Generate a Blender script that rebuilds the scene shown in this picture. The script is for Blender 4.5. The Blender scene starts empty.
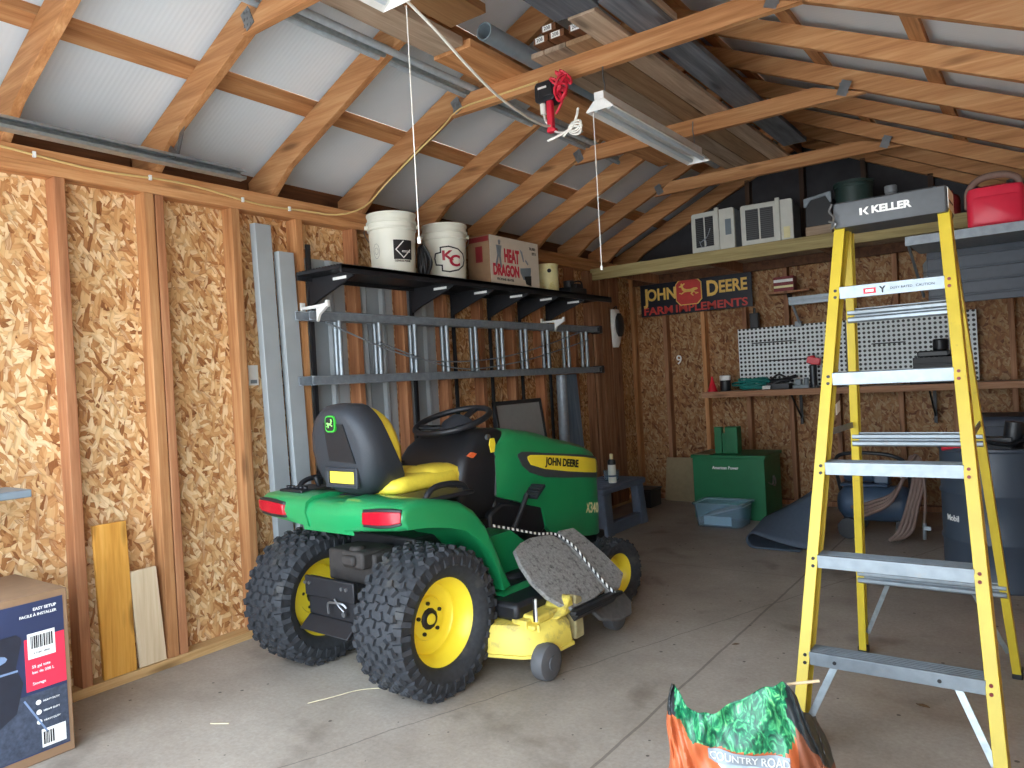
import bpy, bmesh, math, random
from mathutils import Vector, Matrix
from math import sin, cos, pi, radians as R
random.seed(7)
scene = bpy.context.scene
COL = scene.collection

# ---------------------------------------------------------------- helpers
def lin(c):
    c /= 255.0
    return c / 12.92 if c <= 0.04045 else ((c + 0.055) / 1.055) ** 2.4
def rgb(r, g, b): return (lin(r), lin(g), lin(b), 1.0)

class MB:
    """collects shapes and links them as ONE mesh object"""
    def __init__(s): s.v = []; s.f = []; s.m = []
    def add(s, vs, fs, mi=0):
        o = len(s.v); s.v += [tuple(p) for p in vs]
        s.f += [tuple(i + o for i in f) for f in fs]; s.m += [mi] * len(fs); return s
    def box(s, x0, x1, y0, y1, z0, z1, mi=0):
        v = [(x, y, z) for x in (x0, x1) for y in (y0, y1) for z in (z0, z1)]
        return s.add(v, [(0,1,3,2),(4,6,7,5),(0,4,5,1),(2,3,7,6),(0,2,6,4),(1,5,7,3)], mi)
    def obox(s, c, size, rot=None, mi=0):
        m = rot if rot is not None else Matrix.Identity(3); c = Vector(c)
        v = [c + m @ Vector((x*size[0]/2, y*size[1]/2, z*size[2]/2)) for x in (-1,1) for y in (-1,1) for z in (-1,1)]
        return s.add(v, [(0,1,3,2),(4,6,7,5),(0,4,5,1),(2,3,7,6),(0,2,6,4),(1,5,7,3)], mi)
    def beam(s, p0, p1, w, h, up=(0,0,1), mi=0):
        p0, p1 = Vector(p0), Vector(p1); d = (p1-p0).normalized(); up = Vector(up)
        a = d.cross(up); a = a.normalized() if a.length > 1e-6 else Vector((1,0,0)); b = a.cross(d)
        v = [p + a*x*w/2 + b*y*h/2 for p in (p0,p1) for x,y in ((-1,-1),(1,-1),(1,1),(-1,1))]
        return s.add(v, [(0,1,2,3),(7,6,5,4),(0,4,5,1),(1,5,6,2),(2,6,7,3),(3,7,4,0)], mi)
    def rings(s, rows, closed=True, caps=True, mi=0, loop=False):
        n = len(rows[0]); v = [p for r in rows for p in r]; f = []; k = len(rows)
        for i in range(k if loop else k-1):
            a, b = i*n, ((i+1) % k)*n
            for j in range(n if closed else n-1):
                q = (j+1) % n; f.append((a+j, a+q, b+q, b+j))
        if caps and closed and not loop:
            f.append(tuple(range(n))[::-1]); f.append(tuple((k-1)*n + i for i in range(n)))
        return s.add(v, f, mi)
    def tube(s, path, r, n=8, loop=False, mi=0):
        P = [Vector(p) for p in path]; rows = []; k = len(P); prev = None
        rr = r if isinstance(r, (list, tuple)) else [r]*k
        for i in range(k):
            t = (P[(i+1) % k] - P[i-1]) if loop else (P[min(i+1,k-1)] - P[max(i-1,0)])
            t.normalize()
            if prev is None:
                a = t.cross(Vector((0,0,1)))
                if a.length < 1e-3: a = t.cross(Vector((1,0,0)))
            else: a = prev - t*prev.dot(t)
            a.normalize(); prev = a; b = t.cross(a)
            rows.append([P[i] + (a*cos(2*pi*j/n) + b*sin(2*pi*j/n))*rr[i] for j in range(n)])
        return s.rings(rows, True, True, mi, loop)
    def cyl(s, p0, p1, r, n=16, r1=None, mi=0):
        return s.tube([p0, p1], [r, r if r1 is None else r1], n, mi=mi)
    def lathe(s, prof, o=(0,0,0), ax='z', n=32, mi=0, loop=False):
        o = Vector(o); rows = []
        for r, h in prof:
            row = []
            for j in range(n):
                c, q = r*cos(2*pi*j/n), r*sin(2*pi*j/n)
                p = {'z': (c,q,h), 'x': (h,c,q), 'y': (q,h,c)}[ax]; row.append(o + Vector(p))
            rows.append(row)
        return s.rings(rows, True, not loop, mi, loop)
    def prism(s, poly, ax, a, b, mi=0):
        f = {'x': lambda p,t: (t,p[0],p[1]), 'y': lambda p,t: (p[0],t,p[1]), 'z': lambda p,t: (p[0],p[1],t)}[ax]
        return s.rings([[f(p,a) for p in poly],[f(p,b) for p in poly]], True, True, mi)
    def sweep(s, poly, p0, p1, mi=0):
        """horizontal cross-section carried along p0->p1"""
        p0, p1 = Vector(p0), Vector(p1)
        return s.rings([[p + Vector((x,y,0)) for x,y in poly] for p in (p0,p1)], True, True, mi)
    def text(s, t, o, right, up, size, align='CENTER', ext=0.0012, sx=1.0, bold=0.0, warp=None, mi=0):
        right = Vector(right).normalized(); up = Vector(up).normalized(); nrm = right.cross(up); o = Vector(o)
        vs, fs = glyphs(t, align, bold)
        out = [o + right*(x*size*sx) + up*(y*size) + nrm*(ext if z > 0 else 0.0) for x,y,z in vs]
        if warp: out = [warp(p) for p in out]
        return s.add(out, fs, mi)
    def build(s, name, mats, parent=None, loc=None, smooth=None, bevel=0.0, seg=2, sub=0):
        me = bpy.data.meshes.new(name); me.from_pydata(s.v, [], s.f)
        for m in (mats if isinstance(mats, (list, tuple)) else [mats]): me.materials.append(m)
        me.polygons.foreach_set('material_index', s.m)
        bm = bmesh.new(); bm.from_mesh(me); bmesh.ops.recalc_face_normals(bm, faces=bm.faces); bm.to_mesh(me); bm.free()
        if smooth is not None:
            me.polygons.foreach_set('use_smooth', [True]*len(me.polygons)); me.set_sharp_from_angle(angle=R(smooth))
        o = bpy.data.objects.new(name, me); COL.objects.link(o)
        if parent is not None: o.parent = parent
        if loc is not None: o.location = loc
        if bevel:
            b = o.modifiers.new('bevel', 'BEVEL'); b.width = bevel; b.segments = seg; b.limit_method = 'ANGLE'; b.angle_limit = R(35)
            me.polygons.foreach_set('use_smooth', [True]*len(me.polygons)); me.set_sharp_from_angle(angle=R(smooth or 40))
        if sub:
            q = o.modifiers.new('sub', 'SUBSURF'); q.levels = sub; q.render_levels = sub
        return o

_gl = {}
def glyphs(t, align, bold):
    k = (t, align, bold)
    if k in _gl: return _gl[k]
    cu = bpy.data.curves.new('txt', 'FONT'); cu.body = t; cu.align_x = align; cu.align_y = 'CENTER'
    cu.size = 1.0; cu.extrude = 0.01; cu.offset = bold; cu.resolution_u = 3
    ob = bpy.data.objects.new('txt', cu); COL.objects.link(ob)
    bpy.context.view_layer.update()
    me = bpy.data.meshes.new_from_object(ob.evaluated_get(bpy.context.evaluated_depsgraph_get()))
    vs = [tuple(v.co) for v in me.vertices]; fs = [tuple(p.vertices) for p in me.polygons]
    bpy.data.objects.remove(ob); bpy.data.curves.remove(cu); bpy.data.meshes.remove(me)
    _gl[k] = (vs, fs); return _gl[k]

def tag(o, label=None, cat=None, group=None, kind=None):
    for k, v in (('label',label),('category',cat),('group',group),('kind',kind)):
        if v: o[k] = v
    return o
def thing(name, label, cat, loc=(0,0,0), rz=0.0, group=None):
    o = bpy.data.objects.new(name, None); o.empty_display_size = 0.1; COL.objects.link(o)
    o.location = loc; o.rotation_euler = (0,0,rz); return tag(o, label, cat, group)
def dup(root, loc, rz, label, group=None):
    r = root.copy(); COL.objects.link(r); r.location = loc; r.rotation_euler = (0,0,rz); tag(r, label, None, group)
    for ch in list(root.children):
        c = ch.copy(); COL.objects.link(c); c.parent = r
        for g in list(ch.children):
            d = g.copy(); COL.objects.link(d); d.parent = c
    return r
def sm(pts, n=6):
    """Catmull-Rom smoothing of a path"""
    P = [Vector(p) for p in pts]; out = []
    for i in range(len(P)-1):
        a, b, c, d = P[max(i-1,0)], P[i], P[i+1], P[min(i+2,len(P)-1)]
        for k in range(n):
            t = k/n; out.append(0.5*((2*b)+(-a+c)*t+(2*a-5*b+4*c-d)*t*t+(-a+3*b-3*c+d)*t**3))
    out.append(P[-1]); return out
def rrect(w, h, r, n=4):
    out = []
    for cx, cy, a0 in ((w/2-r,h/2-r,0),(-w/2+r,h/2-r,90),(-w/2+r,-h/2+r,180),(w/2-r,-h/2+r,270)):
        for k in range(n+1):
            a = R(a0+90*k/n); out.append((cx+r*cos(a), cy+r*sin(a)))
    return out

# ---------------------------------------------------------------- materials
class NT:
    def __init__(s, name):
        s.m = bpy.data.materials.new(name); s.m.use_nodes = True; s.t = s.m.node_tree
        s.b = s.t.nodes['Principled BSDF']
    def n(s, typ, ins=None, **kw):
        nd = s.t.nodes.new(typ)
        for k, v in kw.items(): setattr(nd, k, v)
        for k, v in (ins or {}).items():
            if isinstance(v, bpy.types.NodeSocket): s.t.links.new(v, nd.inputs[k])
            else: nd.inputs[k].default_value = v
        return nd
    def link(s, a, b): s.t.links.new(a, b)
    def coord(s, which='Object'): return s.n('ShaderNodeTexCoord').outputs[which]
    def ramp(s, fac, stops, interp='LINEAR'):
        nd = s.n('ShaderNodeValToRGB', {0: fac}); cr = nd.color_ramp; cr.interpolation = interp
        while len(cr.elements) < len(stops): cr.elements.new(0.5)
        for e, (p, c) in zip(cr.elements, stops): e.position = p; e.color = c
        return nd.outputs[0]
    def mix(s, fac, a, b, blend='MIX'):
        nd = s.n('ShaderNodeMix', data_type='RGBA', blend_type=blend)
        for i, v in ((0,fac),(6,a),(7,b)):
            if isinstance(v, bpy.types.NodeSocket): s.t.links.new(v, nd.inputs[i])
            else: nd.inputs[i].default_value = v
        return nd.outputs[2]
    def math(s, op, a, b=0.5, clamp=False):
        nd = s.n('ShaderNodeMath', operation=op, use_clamp=clamp)
        for i, v in ((0,a),(1,b)):
            if isinstance(v, bpy.types.NodeSocket): s.t.links.new(v, nd.inputs[i])
            else: nd.inputs[i].default_value = v
        return nd.outputs[0]
    def done(s, color, rough=0.6, metal=0.0, bump=None, bs=0.3, bd=0.005, spec=0.5, **kw):
        for k, v in (('Base Color',color),('Roughness',rough),('Metallic',metal),('Specular IOR Level',spec)):
            if isinstance(v, bpy.types.NodeSocket): s.link(v, s.b.inputs[k])
            else: s.b.inputs[k].default_value = v
        for k, v in kw.items(): s.b.inputs[k.replace('_',' ')].default_value = v
        if bump is not None:
            b = s.n('ShaderNodeBump', {'Strength': bs, 'Distance': bd, 'Height': bump}); s.link(b.outputs[0], s.b.inputs['Normal'])
        return s.m

def plain(name, c, rough=0.5, metal=0.0, var=0.12, scale=25.0, bump=0.05, spec=0.5, dirt=None, dscale=6.0, dth=0.55, **kw):
    t = NT(name); co = t.coord()
    nz = t.n('ShaderNodeTexNoise', {'Vector': co, 'Scale': scale, 'Detail': 4.0}).outputs[0]
    d = tuple(x*(1-var) for x in c[:3])+(1,); l = tuple(min(1,x*(1+var)) for x in c[:3])+(1,)
    col = t.ramp(nz, [(0.3,d),(0.7,l)])
    if dirt:
        n2 = t.n('ShaderNodeTexNoise', {'Vector': co, 'Scale': dscale, 'Detail': 8.0, 'Roughness': 0.65}).outputs[0]
        col = t.mix(t.ramp(n2, [(dth,(0,0,0,1)),(dth+0.18,(1,1,1,1))]), col, dirt)
    return t.done(col, rough, metal, nz if bump else None, bump, 0.004, spec, **kw)

def wood(name, c0, c1, c2, axis='z', rough=0.65, scale=1.0, knots=True, ks=1.0, kt=(0.06,0.17)):
    t = NT(name); co = t.coord(); rnd = t.n('ShaderNodeObjectInfo').outputs['Random']
    off = t.n('ShaderNodeCombineXYZ', {0: t.math('MULTIPLY', rnd, 7.3), 1: t.math('MULTIPLY', rnd, 13.1), 2: t.math('MULTIPLY', rnd, 5.7)}).outputs[0]
    v = t.n('ShaderNodeVectorMath', {0: co, 1: off}, operation='ADD').outputs[0]
    sc = {'x': (1.2,22,22), 'y': (22,1.2,22), 'z': (22,22,1.2)}[axis]
    mp = t.n('ShaderNodeMapping', {'Vector': v, 'Scale': tuple(q*scale for q in sc)}).outputs[0]
    n1 = t.n('ShaderNodeTexNoise', {'Vector': mp, 'Scale': 1.0, 'Detail': 5.0, 'Roughness': 0.6, 'Distortion': 0.6}).outputs[0]
    sc2 = tuple(q*5 for q in sc)
    mp2 = t.n('ShaderNodeMapping', {'Vector': v, 'Scale': sc2}).outputs[0]
    n2 = t.n('ShaderNodeTexNoise', {'Vector': mp2, 'Scale': 1.0, 'Detail': 3.0}).outputs[0]
    col = t.ramp(t.math('ADD', t.math('MULTIPLY', n1, 0.75), t.math('MULTIPLY', n2, 0.25)), [(0.32,c0),(0.5,c1),(0.68,c2)])
    if knots:
        s3 = {'x': (1.6,7,7), 'y': (7,1.6,7), 'z': (7,7,1.6)}[axis]
        vo = t.n('ShaderNodeTexVoronoi', {'Vector': t.n('ShaderNodeMapping', {'Vector': v, 'Scale': s3}).outputs[0], 'Scale': ks})
        k = t.ramp(vo.outputs['Distance'], [(kt[0],(1,1,1,1)),(kt[1],(0,0,0,1))])
        col = t.mix(t.math('MULTIPLY', k, 0.7), col, tuple(q*0.35 for q in c0[:3])+(1,))
    hv = t.n('ShaderNodeHueSaturation', {'Color': col, 'Value': t.math('ADD', t.math('MULTIPLY', rnd, 0.35), 0.82)}).outputs[0]
    return t.done(hv, rough, 0, n2, 0.15, 0.003, 0.3)

def osb(name, plane, bright=1.0, tint=(1,1,1)):
    """strand board: flakes lying at many angles"""
    t = NT(name); sp = t.n('ShaderNodeSeparateXYZ', {0: t.coord()})
    a, b = {'yz': (1,2), 'xz': (0,2)}[plane]
    uv = t.n('ShaderNodeCombineXYZ', {0: sp.outputs[a], 1: sp.outputs[b]}).outputs[0]
    nz = t.n('ShaderNodeTexNoise', {'Vector': uv, 'Scale': 14.0, 'Detail': 2.0})
    off = t.n('ShaderNodeVectorMath', {0: nz.outputs['Color'], 1: (0.5,0.5,0.5)}, operation='SUBTRACT').outputs[0]
    uvw = t.n('ShaderNodeVectorMath', {0: uv, 1: t.n('ShaderNodeVectorMath', {0: off, 'Scale': 0.022}, operation='SCALE').outputs[0]}, operation='ADD').outputs[0]
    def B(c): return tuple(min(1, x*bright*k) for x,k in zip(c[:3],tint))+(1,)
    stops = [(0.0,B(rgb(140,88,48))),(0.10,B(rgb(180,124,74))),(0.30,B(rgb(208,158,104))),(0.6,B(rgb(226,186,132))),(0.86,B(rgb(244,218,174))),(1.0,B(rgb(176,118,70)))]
    col = None; hgt = None
    for i, (ang, L, W, th) in enumerate(((0.2,.09,.040,0),(1.15,.08,.032,.45),(-0.65,.075,.030,.5),(2.3,.065,.026,.5),(0.65,.07,.026,.55),(-0.15,.05,.02,.58),(1.75,.06,.016,.62),(0.95,.045,.014,.7))):
        mp = t.n('ShaderNodeMapping', {'Vector': uvw, 'Location': (i*1.7,i*0.9,0), 'Rotation': (0,0,ang)}).outputs[0]
        mp = t.n('ShaderNodeMapping', {'Vector': mp, 'Scale': (1/L,1/W,1)}).outputs[0]
        vo = t.n('ShaderNodeTexVoronoi', {'Vector': mp, 'Scale': 1.0, 'Randomness': 1.0}, voronoi_dimensions='2D', feature='F1')
        ch = t.n('ShaderNodeSeparateColor', {0: vo.outputs['Color']})
        gm = t.n('ShaderNodeMapping', {'Vector': mp, 'Scale': (0.5,7,1)}).outputs[0]
        g = t.n('ShaderNodeTexNoise', {'Vector': gm, 'Scale': 1.0, 'Detail': 2.0}).outputs[0]
        val = t.math('ADD', ch.outputs[0], t.math('MULTIPLY', t.math('SUBTRACT', g, 0.5), 0.35), True)
        c = t.ramp(val, stops)
        edge = t.ramp(vo.outputs['Distance'], [(0.45,(1,1,1,1)),(0.8,(0.72,0.66,0.6,1))])
        c = t.mix(1.0, c, edge, 'MULTIPLY')
        if col is None: col = c; hgt = ch.outputs[1]
        else:
            mk = t.math('GREATER_THAN', ch.outputs[1], th); col = t.mix(mk, col, c)
            hgt = t.mix(mk, hgt, ch.outputs[1])
    big = t.n('ShaderNodeTexNoise', {'Vector': uv, 'Scale': 2.0, 'Detail': 3.0}).outputs[0]
    col = t.mix(1.0, col, t.ramp(big, [(0.3,(0.86,0.82,0.78,1)),(0.7,(1,1,1,1))]), 'MULTIPLY')
    return t.done(col, 0.62, 0, hgt, 0.35, 0.004, 0.35)

def concrete(name):
    t = NT(name); co = t.coord()
    n1 = t.n('ShaderNodeTexNoise', {'Vector': co, 'Scale': 1.4, 'Detail': 8.0, 'Roughness': 0.65}).outputs[0]
    n2 = t.n('ShaderNodeTexNoise', {'Vector': co, 'Scale': 60.0, 'Detail': 4.0, 'Roughness': 0.7}).outputs[0]
    col = t.ramp(n1, [(0.28,rgb(144,133,121)),(0.5,rgb(170,159,146)),(0.72,rgb(188,178,166))])
    col = t.mix(0.5, col, t.ramp(n2, [(0.3,(0.55,0.53,0.5,1)),(0.7,(1,1,1,1))]), 'MULTIPLY')
    # oil stains of their own shape
    n3 = t.n('ShaderNodeTexNoise', {'Vector': co, 'Scale': 2.6, 'Detail': 3.0, 'Distortion': 0.4}).outputs[0]
    col = t.mix(t.math('MULTIPLY', t.ramp(n3, [(0.60,(0,0,0,1)),(0.72,(1,1,1,1))]), 0.5), col, rgb(92,80,70))
    # crumbs
    vo = t.n('ShaderNodeTexVoronoi', {'Vector': co, 'Scale': 17.0}); cs = t.n('ShaderNodeSeparateColor', {0: vo.outputs['Color']})
    spot = t.math('MULTIPLY', t.math('LESS_THAN', vo.outputs['Distance'], t.math('MULTIPLY', cs.outputs[1], 0.14)), t.math('GREATER_THAN', cs.outputs[0], 0.62))
    col = t.mix(t.math('MULTIPLY', spot, 0.8), col, rgb(60,50,42))
    # control joints and a hairline crack, world metres
    sp = t.n('ShaderNodeSeparateXYZ', {0: co})
    wob = t.math('MULTIPLY', t.math('SUBTRACT', t.n('ShaderNodeTexNoise', {'Vector': co, 'Scale': 5.0, 'Detail': 4.0}).outputs[0], 0.5), 0.05)
    j1 = t.math('LESS_THAN', t.math('ABSOLUTE', t.math('ADD', t.math('SUBTRACT', sp.outputs[0], 2.27), t.math('MULTIPLY', wob, 0.3))), 0.006)
    k = t.math('SUBTRACT', sp.outputs[0], t.math('ADD', t.math('MULTIPLY', sp.outputs[1], 0.37), 0.78))
    j2 = t.math('LESS_THAN', t.math('ABSOLUTE', t.math('ADD', k, wob)), 0.0035)
    j3 = t.math('LESS_THAN', t.math('ABSOLUTE', t.math('ADD', t.math('SUBTRACT', sp.outputs[1], 4.6), t.math('MULTIPLY', wob, 0.3))), 0.006)
    col = t.mix(t.math('MULTIPLY', t.math('MAXIMUM', t.math('MAXIMUM', j1, j2), t.math('MULTIPLY',j3,0.4)), 0.5), col, rgb(72,64,58))
    return t.done(col, 0.62, 0, n2, 0.12, 0.003, 0.35)
FIR = {a: wood('fir_'+a, rgb(152,100,60), rgb(184,130,84), rgb(206,158,110), a) for a in 'xyz'}
REDFIR = wood('red_fir', rgb(132,84,56), rgb(166,112,76), rgb(188,138,98), 'z')
PINE = wood('pine', rgb(176,116,44), rgb(200,144,62), rgb(214,162,84), 'z', ks=2.0, kt=(0.13,0.30))
PLATE = wood('plate_pine', rgb(180,136,84), rgb(208,168,114), rgb(222,188,138), 'y')
PALE = wood('pale_pine', rgb(212,184,146), rgb(230,206,170), rgb(240,222,190), 'z')
OLDB = {a: wood('weathered_'+a, rgb(142,122,102), rgb(172,150,128), rgb(196,174,152), a) for a in 'xyz'}
GREYB = wood('grey_weathered', rgb(70,74,80), rgb(96,100,106), rgb(120,124,130), 'y')
DARKB = wood('dark_board', rgb(74,44,26), rgb(98,62,38), rgb(120,80,52), 'y')
DARKZ = wood('dark_stud', rgb(60,44,36), rgb(78,58,46), rgb(94,72,58), 'z')
BROWNZ = wood('brown_plank', rgb(112,74,50), rgb(148,104,74), rgb(174,130,98), 'z')
TREAT = wood('treated_beam', rgb(128,112,72), rgb(158,142,96), rgb(180,164,116), 'x')
OSB_L = osb('strand_board_side', 'yz')
OSB_SHADED = osb('strand_board_shaded', 'xz', 0.47, tint=(1.06,0.92,0.82))  # darkened copy of the side board: the deep room's shade is in its colour
CONC = concrete('concrete_slab')
ROOFW = None
def _roof():
    t = NT('white_roof_liner'); co = t.coord()
    w = t.n('ShaderNodeTexWave', {'Vector': co, 'Scale': 14.0, 'Distortion': 0.0}, bands_direction='Y').outputs[0]
    n = t.n('ShaderNodeTexNoise', {'Vector': co, 'Scale': 1.5, 'Detail': 5.0}).outputs[0]
    col = t.ramp(n, [(0.3,rgb(212,220,225)),(0.7,rgb(226,233,237))])
    return t.done(col, 0.45, 0.0, w, 0.12, 0.004, 0.5)
ROOFW = _roof()
GABLE = plain('gable_dark', rgb(52,50,54), 0.7, var=0.25, scale=8)
GRAVEL = plain('gravel', rgb(182,180,176), 0.9, var=0.3, scale=60, bump=0.4)
SIDING = plain('blue_grey_siding', rgb(158,168,174), 0.42, 0.1, var=0.06, scale=6, bump=0.02, spec=0.5)
SIDING2 = plain('grey_siding', rgb(164,170,172), 0.45, 0.1, var=0.06, scale=6, bump=0.02)
GALV = plain('galvanized', rgb(168,178,182), 0.38, 0.75, var=0.15, scale=40, bump=0.03)
ALU = plain('aluminium', rgb(138,147,153), 0.42, 0.6, var=0.1, scale=30, bump=0.03, dirt=rgb(150,146,140), dscale=18, dth=0.6)
ALUD = plain('dull_aluminium', rgb(142,150,157), 0.5, 0.3, var=0.15, scale=30, bump=0.03)
STEEL = plain('steel', rgb(140,142,144), 0.4, 0.85)
BLK = plain('black_steel', rgb(26,27,31), 0.5, 0.0, var=0.2)
BLKP = plain('black_plastic', rgb(30,32,36), 0.42, var=0.12, scale=120, bump=0.08)
SEATP = plain('charcoal_seat_plastic', rgb(44,48,54), 0.55, var=0.1, scale=160, bump=0.1)
RUB = plain('tire_rubber', rgb(44,46,50), 0.75, var=0.25, scale=50, bump=0.12, dirt=rgb(82,78,72), dscale=7, dth=0.56)
GREY_R = plain('dusty_rubber', rgb(140,138,134), 0.85, var=0.25, scale=90, bump=0.5, dirt=rgb(70,68,66), dscale=40, dth=0.52)
GRN = plain('tractor_green', rgb(30,142,84), 0.28, var=0.06, scale=4, bump=0.0, spec=0.6, Coat_Weight=0.35, Coat_Roughness=0.12)
GRN2 = plain('dull_green', rgb(22,104,62), 0.45, var=0.1, scale=6, bump=0.02)
YEL = plain('tractor_yellow', rgb(252,226,60), 0.35, var=0.05, scale=6, bump=0.0, spec=0.5)
YELD = plain('dirty_deck_yellow', rgb(228,206,92), 0.5, var=0.08, scale=9, bump=0.05, dirt=rgb(120,106,82), dscale=9, dth=0.53)
YSEAT = plain('seat_vinyl', rgb(244,220,74), 0.48, var=0.05, scale=60, bump=0.05)
REDL = plain('red_lens', rgb(172,18,38), 0.2, var=0.1, scale=120, spec=0.7)
FIBER = plain('yellow_fiberglass', rgb(202,178,52), 0.42, var=0.07, scale=14, bump=0.04, dirt=rgb(130,100,50), dscale=22, dth=0.66)
CAPG = plain('cap_grey', rgb(66,70,74), 0.5, var=0.1, scale=40)
WHITE = plain('white_paint', rgb(232,232,228), 0.5, var=0.04)
WPLA = plain('white_pail_plastic', rgb(226,226,212), 0.4, var=0.04, scale=8, bump=0.02)
CREAM = plain('cream_paint', rgb(228,218,164), 0.5, var=0.08, scale=14)
CARD = plain('cardboard', rgb(136,106,78), 0.8, var=0.08, scale=16, bump=0.03)
CARDL = plain('pale_cardboard', rgb(196,172,136), 0.8, var=0.06, scale=16, bump=0.03)
INK = plain('black_ink', rgb(20,20,22), 0.6, var=0.05)
REDP = plain('red_print', rgb(206,36,58), 0.55, var=0.05)
PINKR = plain('red_plastic', rgb(214,34,52), 0.35, var=0.06, spec=0.5)
DRED = plain('dark_red', rgb(120,30,34), 0.5)
YELT = plain('yellow_print', rgb(236,190,60), 0.5, var=0.05)
ORNG = plain('orange_print', rgb(182,94,54), 0.45, var=0.08, scale=30)
PVC = plain('grey_pvc', rgb(120,132,140), 0.4, var=0.06)
CORDW = plain('white_cord', rgb(232,230,222), 0.5, var=0.03)
CORDY = plain('yellow_cable', rgb(214,184,120), 0.5, var=0.04)
CORDR = plain('red_cord', rgb(206,34,58), 0.45, var=0.05)
COND = plain('conduit_grey', rgb(176,186,192), 0.4, 0.15, var=0.12, scale=30)
MILK = plain('milky_plastic', rgb(150,156,160), 0.35)
HOSE = plain('brown_hose', rgb(120,98,88), 0.6, var=0.1)
NAVY = plain('navy_paint', rgb(66,84,106), 0.4, var=0.08)
DRUM = plain('drum_grey_blue', rgb(60,70,82), 0.45, var=0.08, scale=8)
STOOLM = plain('slate_plastic', rgb(104,118,138), 0.55, var=0.08)
MATM = plain('grey_mat', rgb(72,84,98), 0.75, var=0.08, scale=50, bump=0.08)
MATD = plain('beige_board', rgb(146,128,96), 0.8, var=0.06)
TEAL = plain('teal', rgb(20,120,112), 0.5)
CLEAR = NT('clear_plastic').done((0.62,0.80,0.92,1), 0.12, 0, Transmission_Weight=0.85, IOR=1.06)
GLASSM = plain('grey_glass_panel', rgb(150,150,146), 0.35, var=0.05)
BLUEB = wood('blue_board', rgb(84,104,126), rgb(108,128,148), rgb(130,148,164), 'z')
SIGNB = plain('sign_navy', rgb(18,20,34), 0.4, var=0.05)
MOWG = plain('photo_dark_grey', rgb(60,68,84), 0.5, var=0.35, scale=70, bump=0)
MOWL = plain('photo_pale_blue', rgb(120,140,172), 0.5, var=0.2, scale=12, bump=0)
GASP = plain('faded_red_gas_can', rgb(238,50,78), 0.4, var=0.06, scale=9)
FLAREP = plain('flare_tinted_red', rgb(140,112,100), 0.6)  # red handle with lens flare mixed into its colour
DGREEN = plain('dark_green_pail', rgb(46,66,62), 0.5)
JUG = plain('grey_jug', rgb(150,154,158), 0.45)
LEAF = plain('dry_leaf', rgb(110,84,56), 0.8)
STRAW = plain('straw', rgb(212,200,164), 0.7)
def _pegm():
    t = NT('pegboard_white'); sp = t.n('ShaderNodeSeparateXYZ', {0: t.coord()})
    def cell(o): return t.math('SUBTRACT', t.math('FRACT', t.math('MULTIPLY', sp.outputs[o], 1/0.0385)), 0.5)
    u, v = cell(0), cell(2)
    d = t.math('SQRT', t.math('ADD', t.math('MULTIPLY', u, u), t.math('MULTIPLY', v, v)))
    hole = t.math('LESS_THAN', d, 0.31)
    return t.done(t.mix(hole, rgb(224,230,230), rgb(28,28,30)), 0.5)
PEGM = _pegm()
def _rope():
    t = NT('checked_rope'); sp = t.n('ShaderNodeSeparateXYZ', {0: t.coord()})
    q = t.math('GREATER_THAN', t.math('FRACT', t.math('MULTIPLY', t.math('ADD', sp.outputs[1], t.math('MULTIPLY', sp.outputs[0], 1.4)), 30.0)), 0.5)
    return t.done(t.mix(q, rgb(235,235,230), rgb(20,20,22)), 0.7)
ROPE = _rope()
def _grass():
    t = NT('printed_grass'); co = t.coord()
    n = t.n('ShaderNodeTexNoise', {'Vector': t.n('ShaderNodeMapping', {'Vector': co, 'Scale': (1,1,0.45)}).outputs[0], 'Scale': 46.0, 'Detail': 4.0, 'Distortion': 2.2}).outputs[0]
    col = t.ramp(n, [(0.32,rgb(2,58,44)),(0.5,rgb(18,110,74)),(0.62,rgb(70,170,110)),(0.76,rgb(150,214,136))])
    return t.done(col, 0.35, 0, n, 0.2, 0.004)
GRASSP = _grass()
def _grille():
    t = NT('slotted_grille'); sp = t.n('ShaderNodeSeparateXYZ', {0: t.coord()})
    q = t.math('GREATER_THAN', t.math('FRACT', t.math('MULTIPLY', sp.outputs[2], 62.0)), 0.45)
    return t.done(t.mix(q, rgb(70,72,74), rgb(24,24,26)), 0.5)
GRILLE = _grille()
ACW = plain('aged_white_plastic', rgb(206,206,196), 0.5, var=0.06, scale=10)
# ---------------------------------------------------------------- the setting
RX, ZB, SL = 1.79, 2.42, 0.47        # ridge x, rafter seat height, roof slope
BY = 7.09                            # back sheathing
XR = 3.75                            # right wall
def zb(x): return ZB + SL*((x-0.05) if x <= RX else (2*RX-0.05-x))
def struct(name, mb, m, parent=None, **k):
    o = mb.build(name, m, parent, **k)
    if parent is None: o['kind'] = 'structure'
    return o
struct('floor', MB().box(-0.1,XR+0.1,0.25,BY+0.1,-0.12,0), CONC)
struct('ground', MB().box(-9,12,-14,0.25,-0.2,-0.03), GRAVEL)
WL = struct('wall_left', MB().box(-0.012,0,0.4,BY,0,2.37), OSB_L)
struct('siding', MB().box(-0.03,-0.014,0.4,BY+0.03,-0.1,2.365), SIDING, WL)
struct('eave_light_stop', MB().box(-0.17,-0.0125,0.4,BY+0.03,2.30,2.318), DARKB, WL)  # unseen board added to stop daylight leaking in under the eave
struct('bottom_plate', MB().box(0.0,0.089,0.4,7.0,0,0.042), PLATE, WL, bevel=0.003)
struct('top_plate', MB().box(0.0,0.089,0.4,7.0,2.262,2.304), FIR['y'], WL, bevel=0.003)
struct('top_plate', MB().box(0.0,0.086,0.4,7.0,2.305,2.370), FIR['y'], WL, bevel=0.003)
struct('eave_board', MB().box(-0.17,-0.14,0.4,BY+0.03,2.28,2.555), DARKB, WL)
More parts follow.
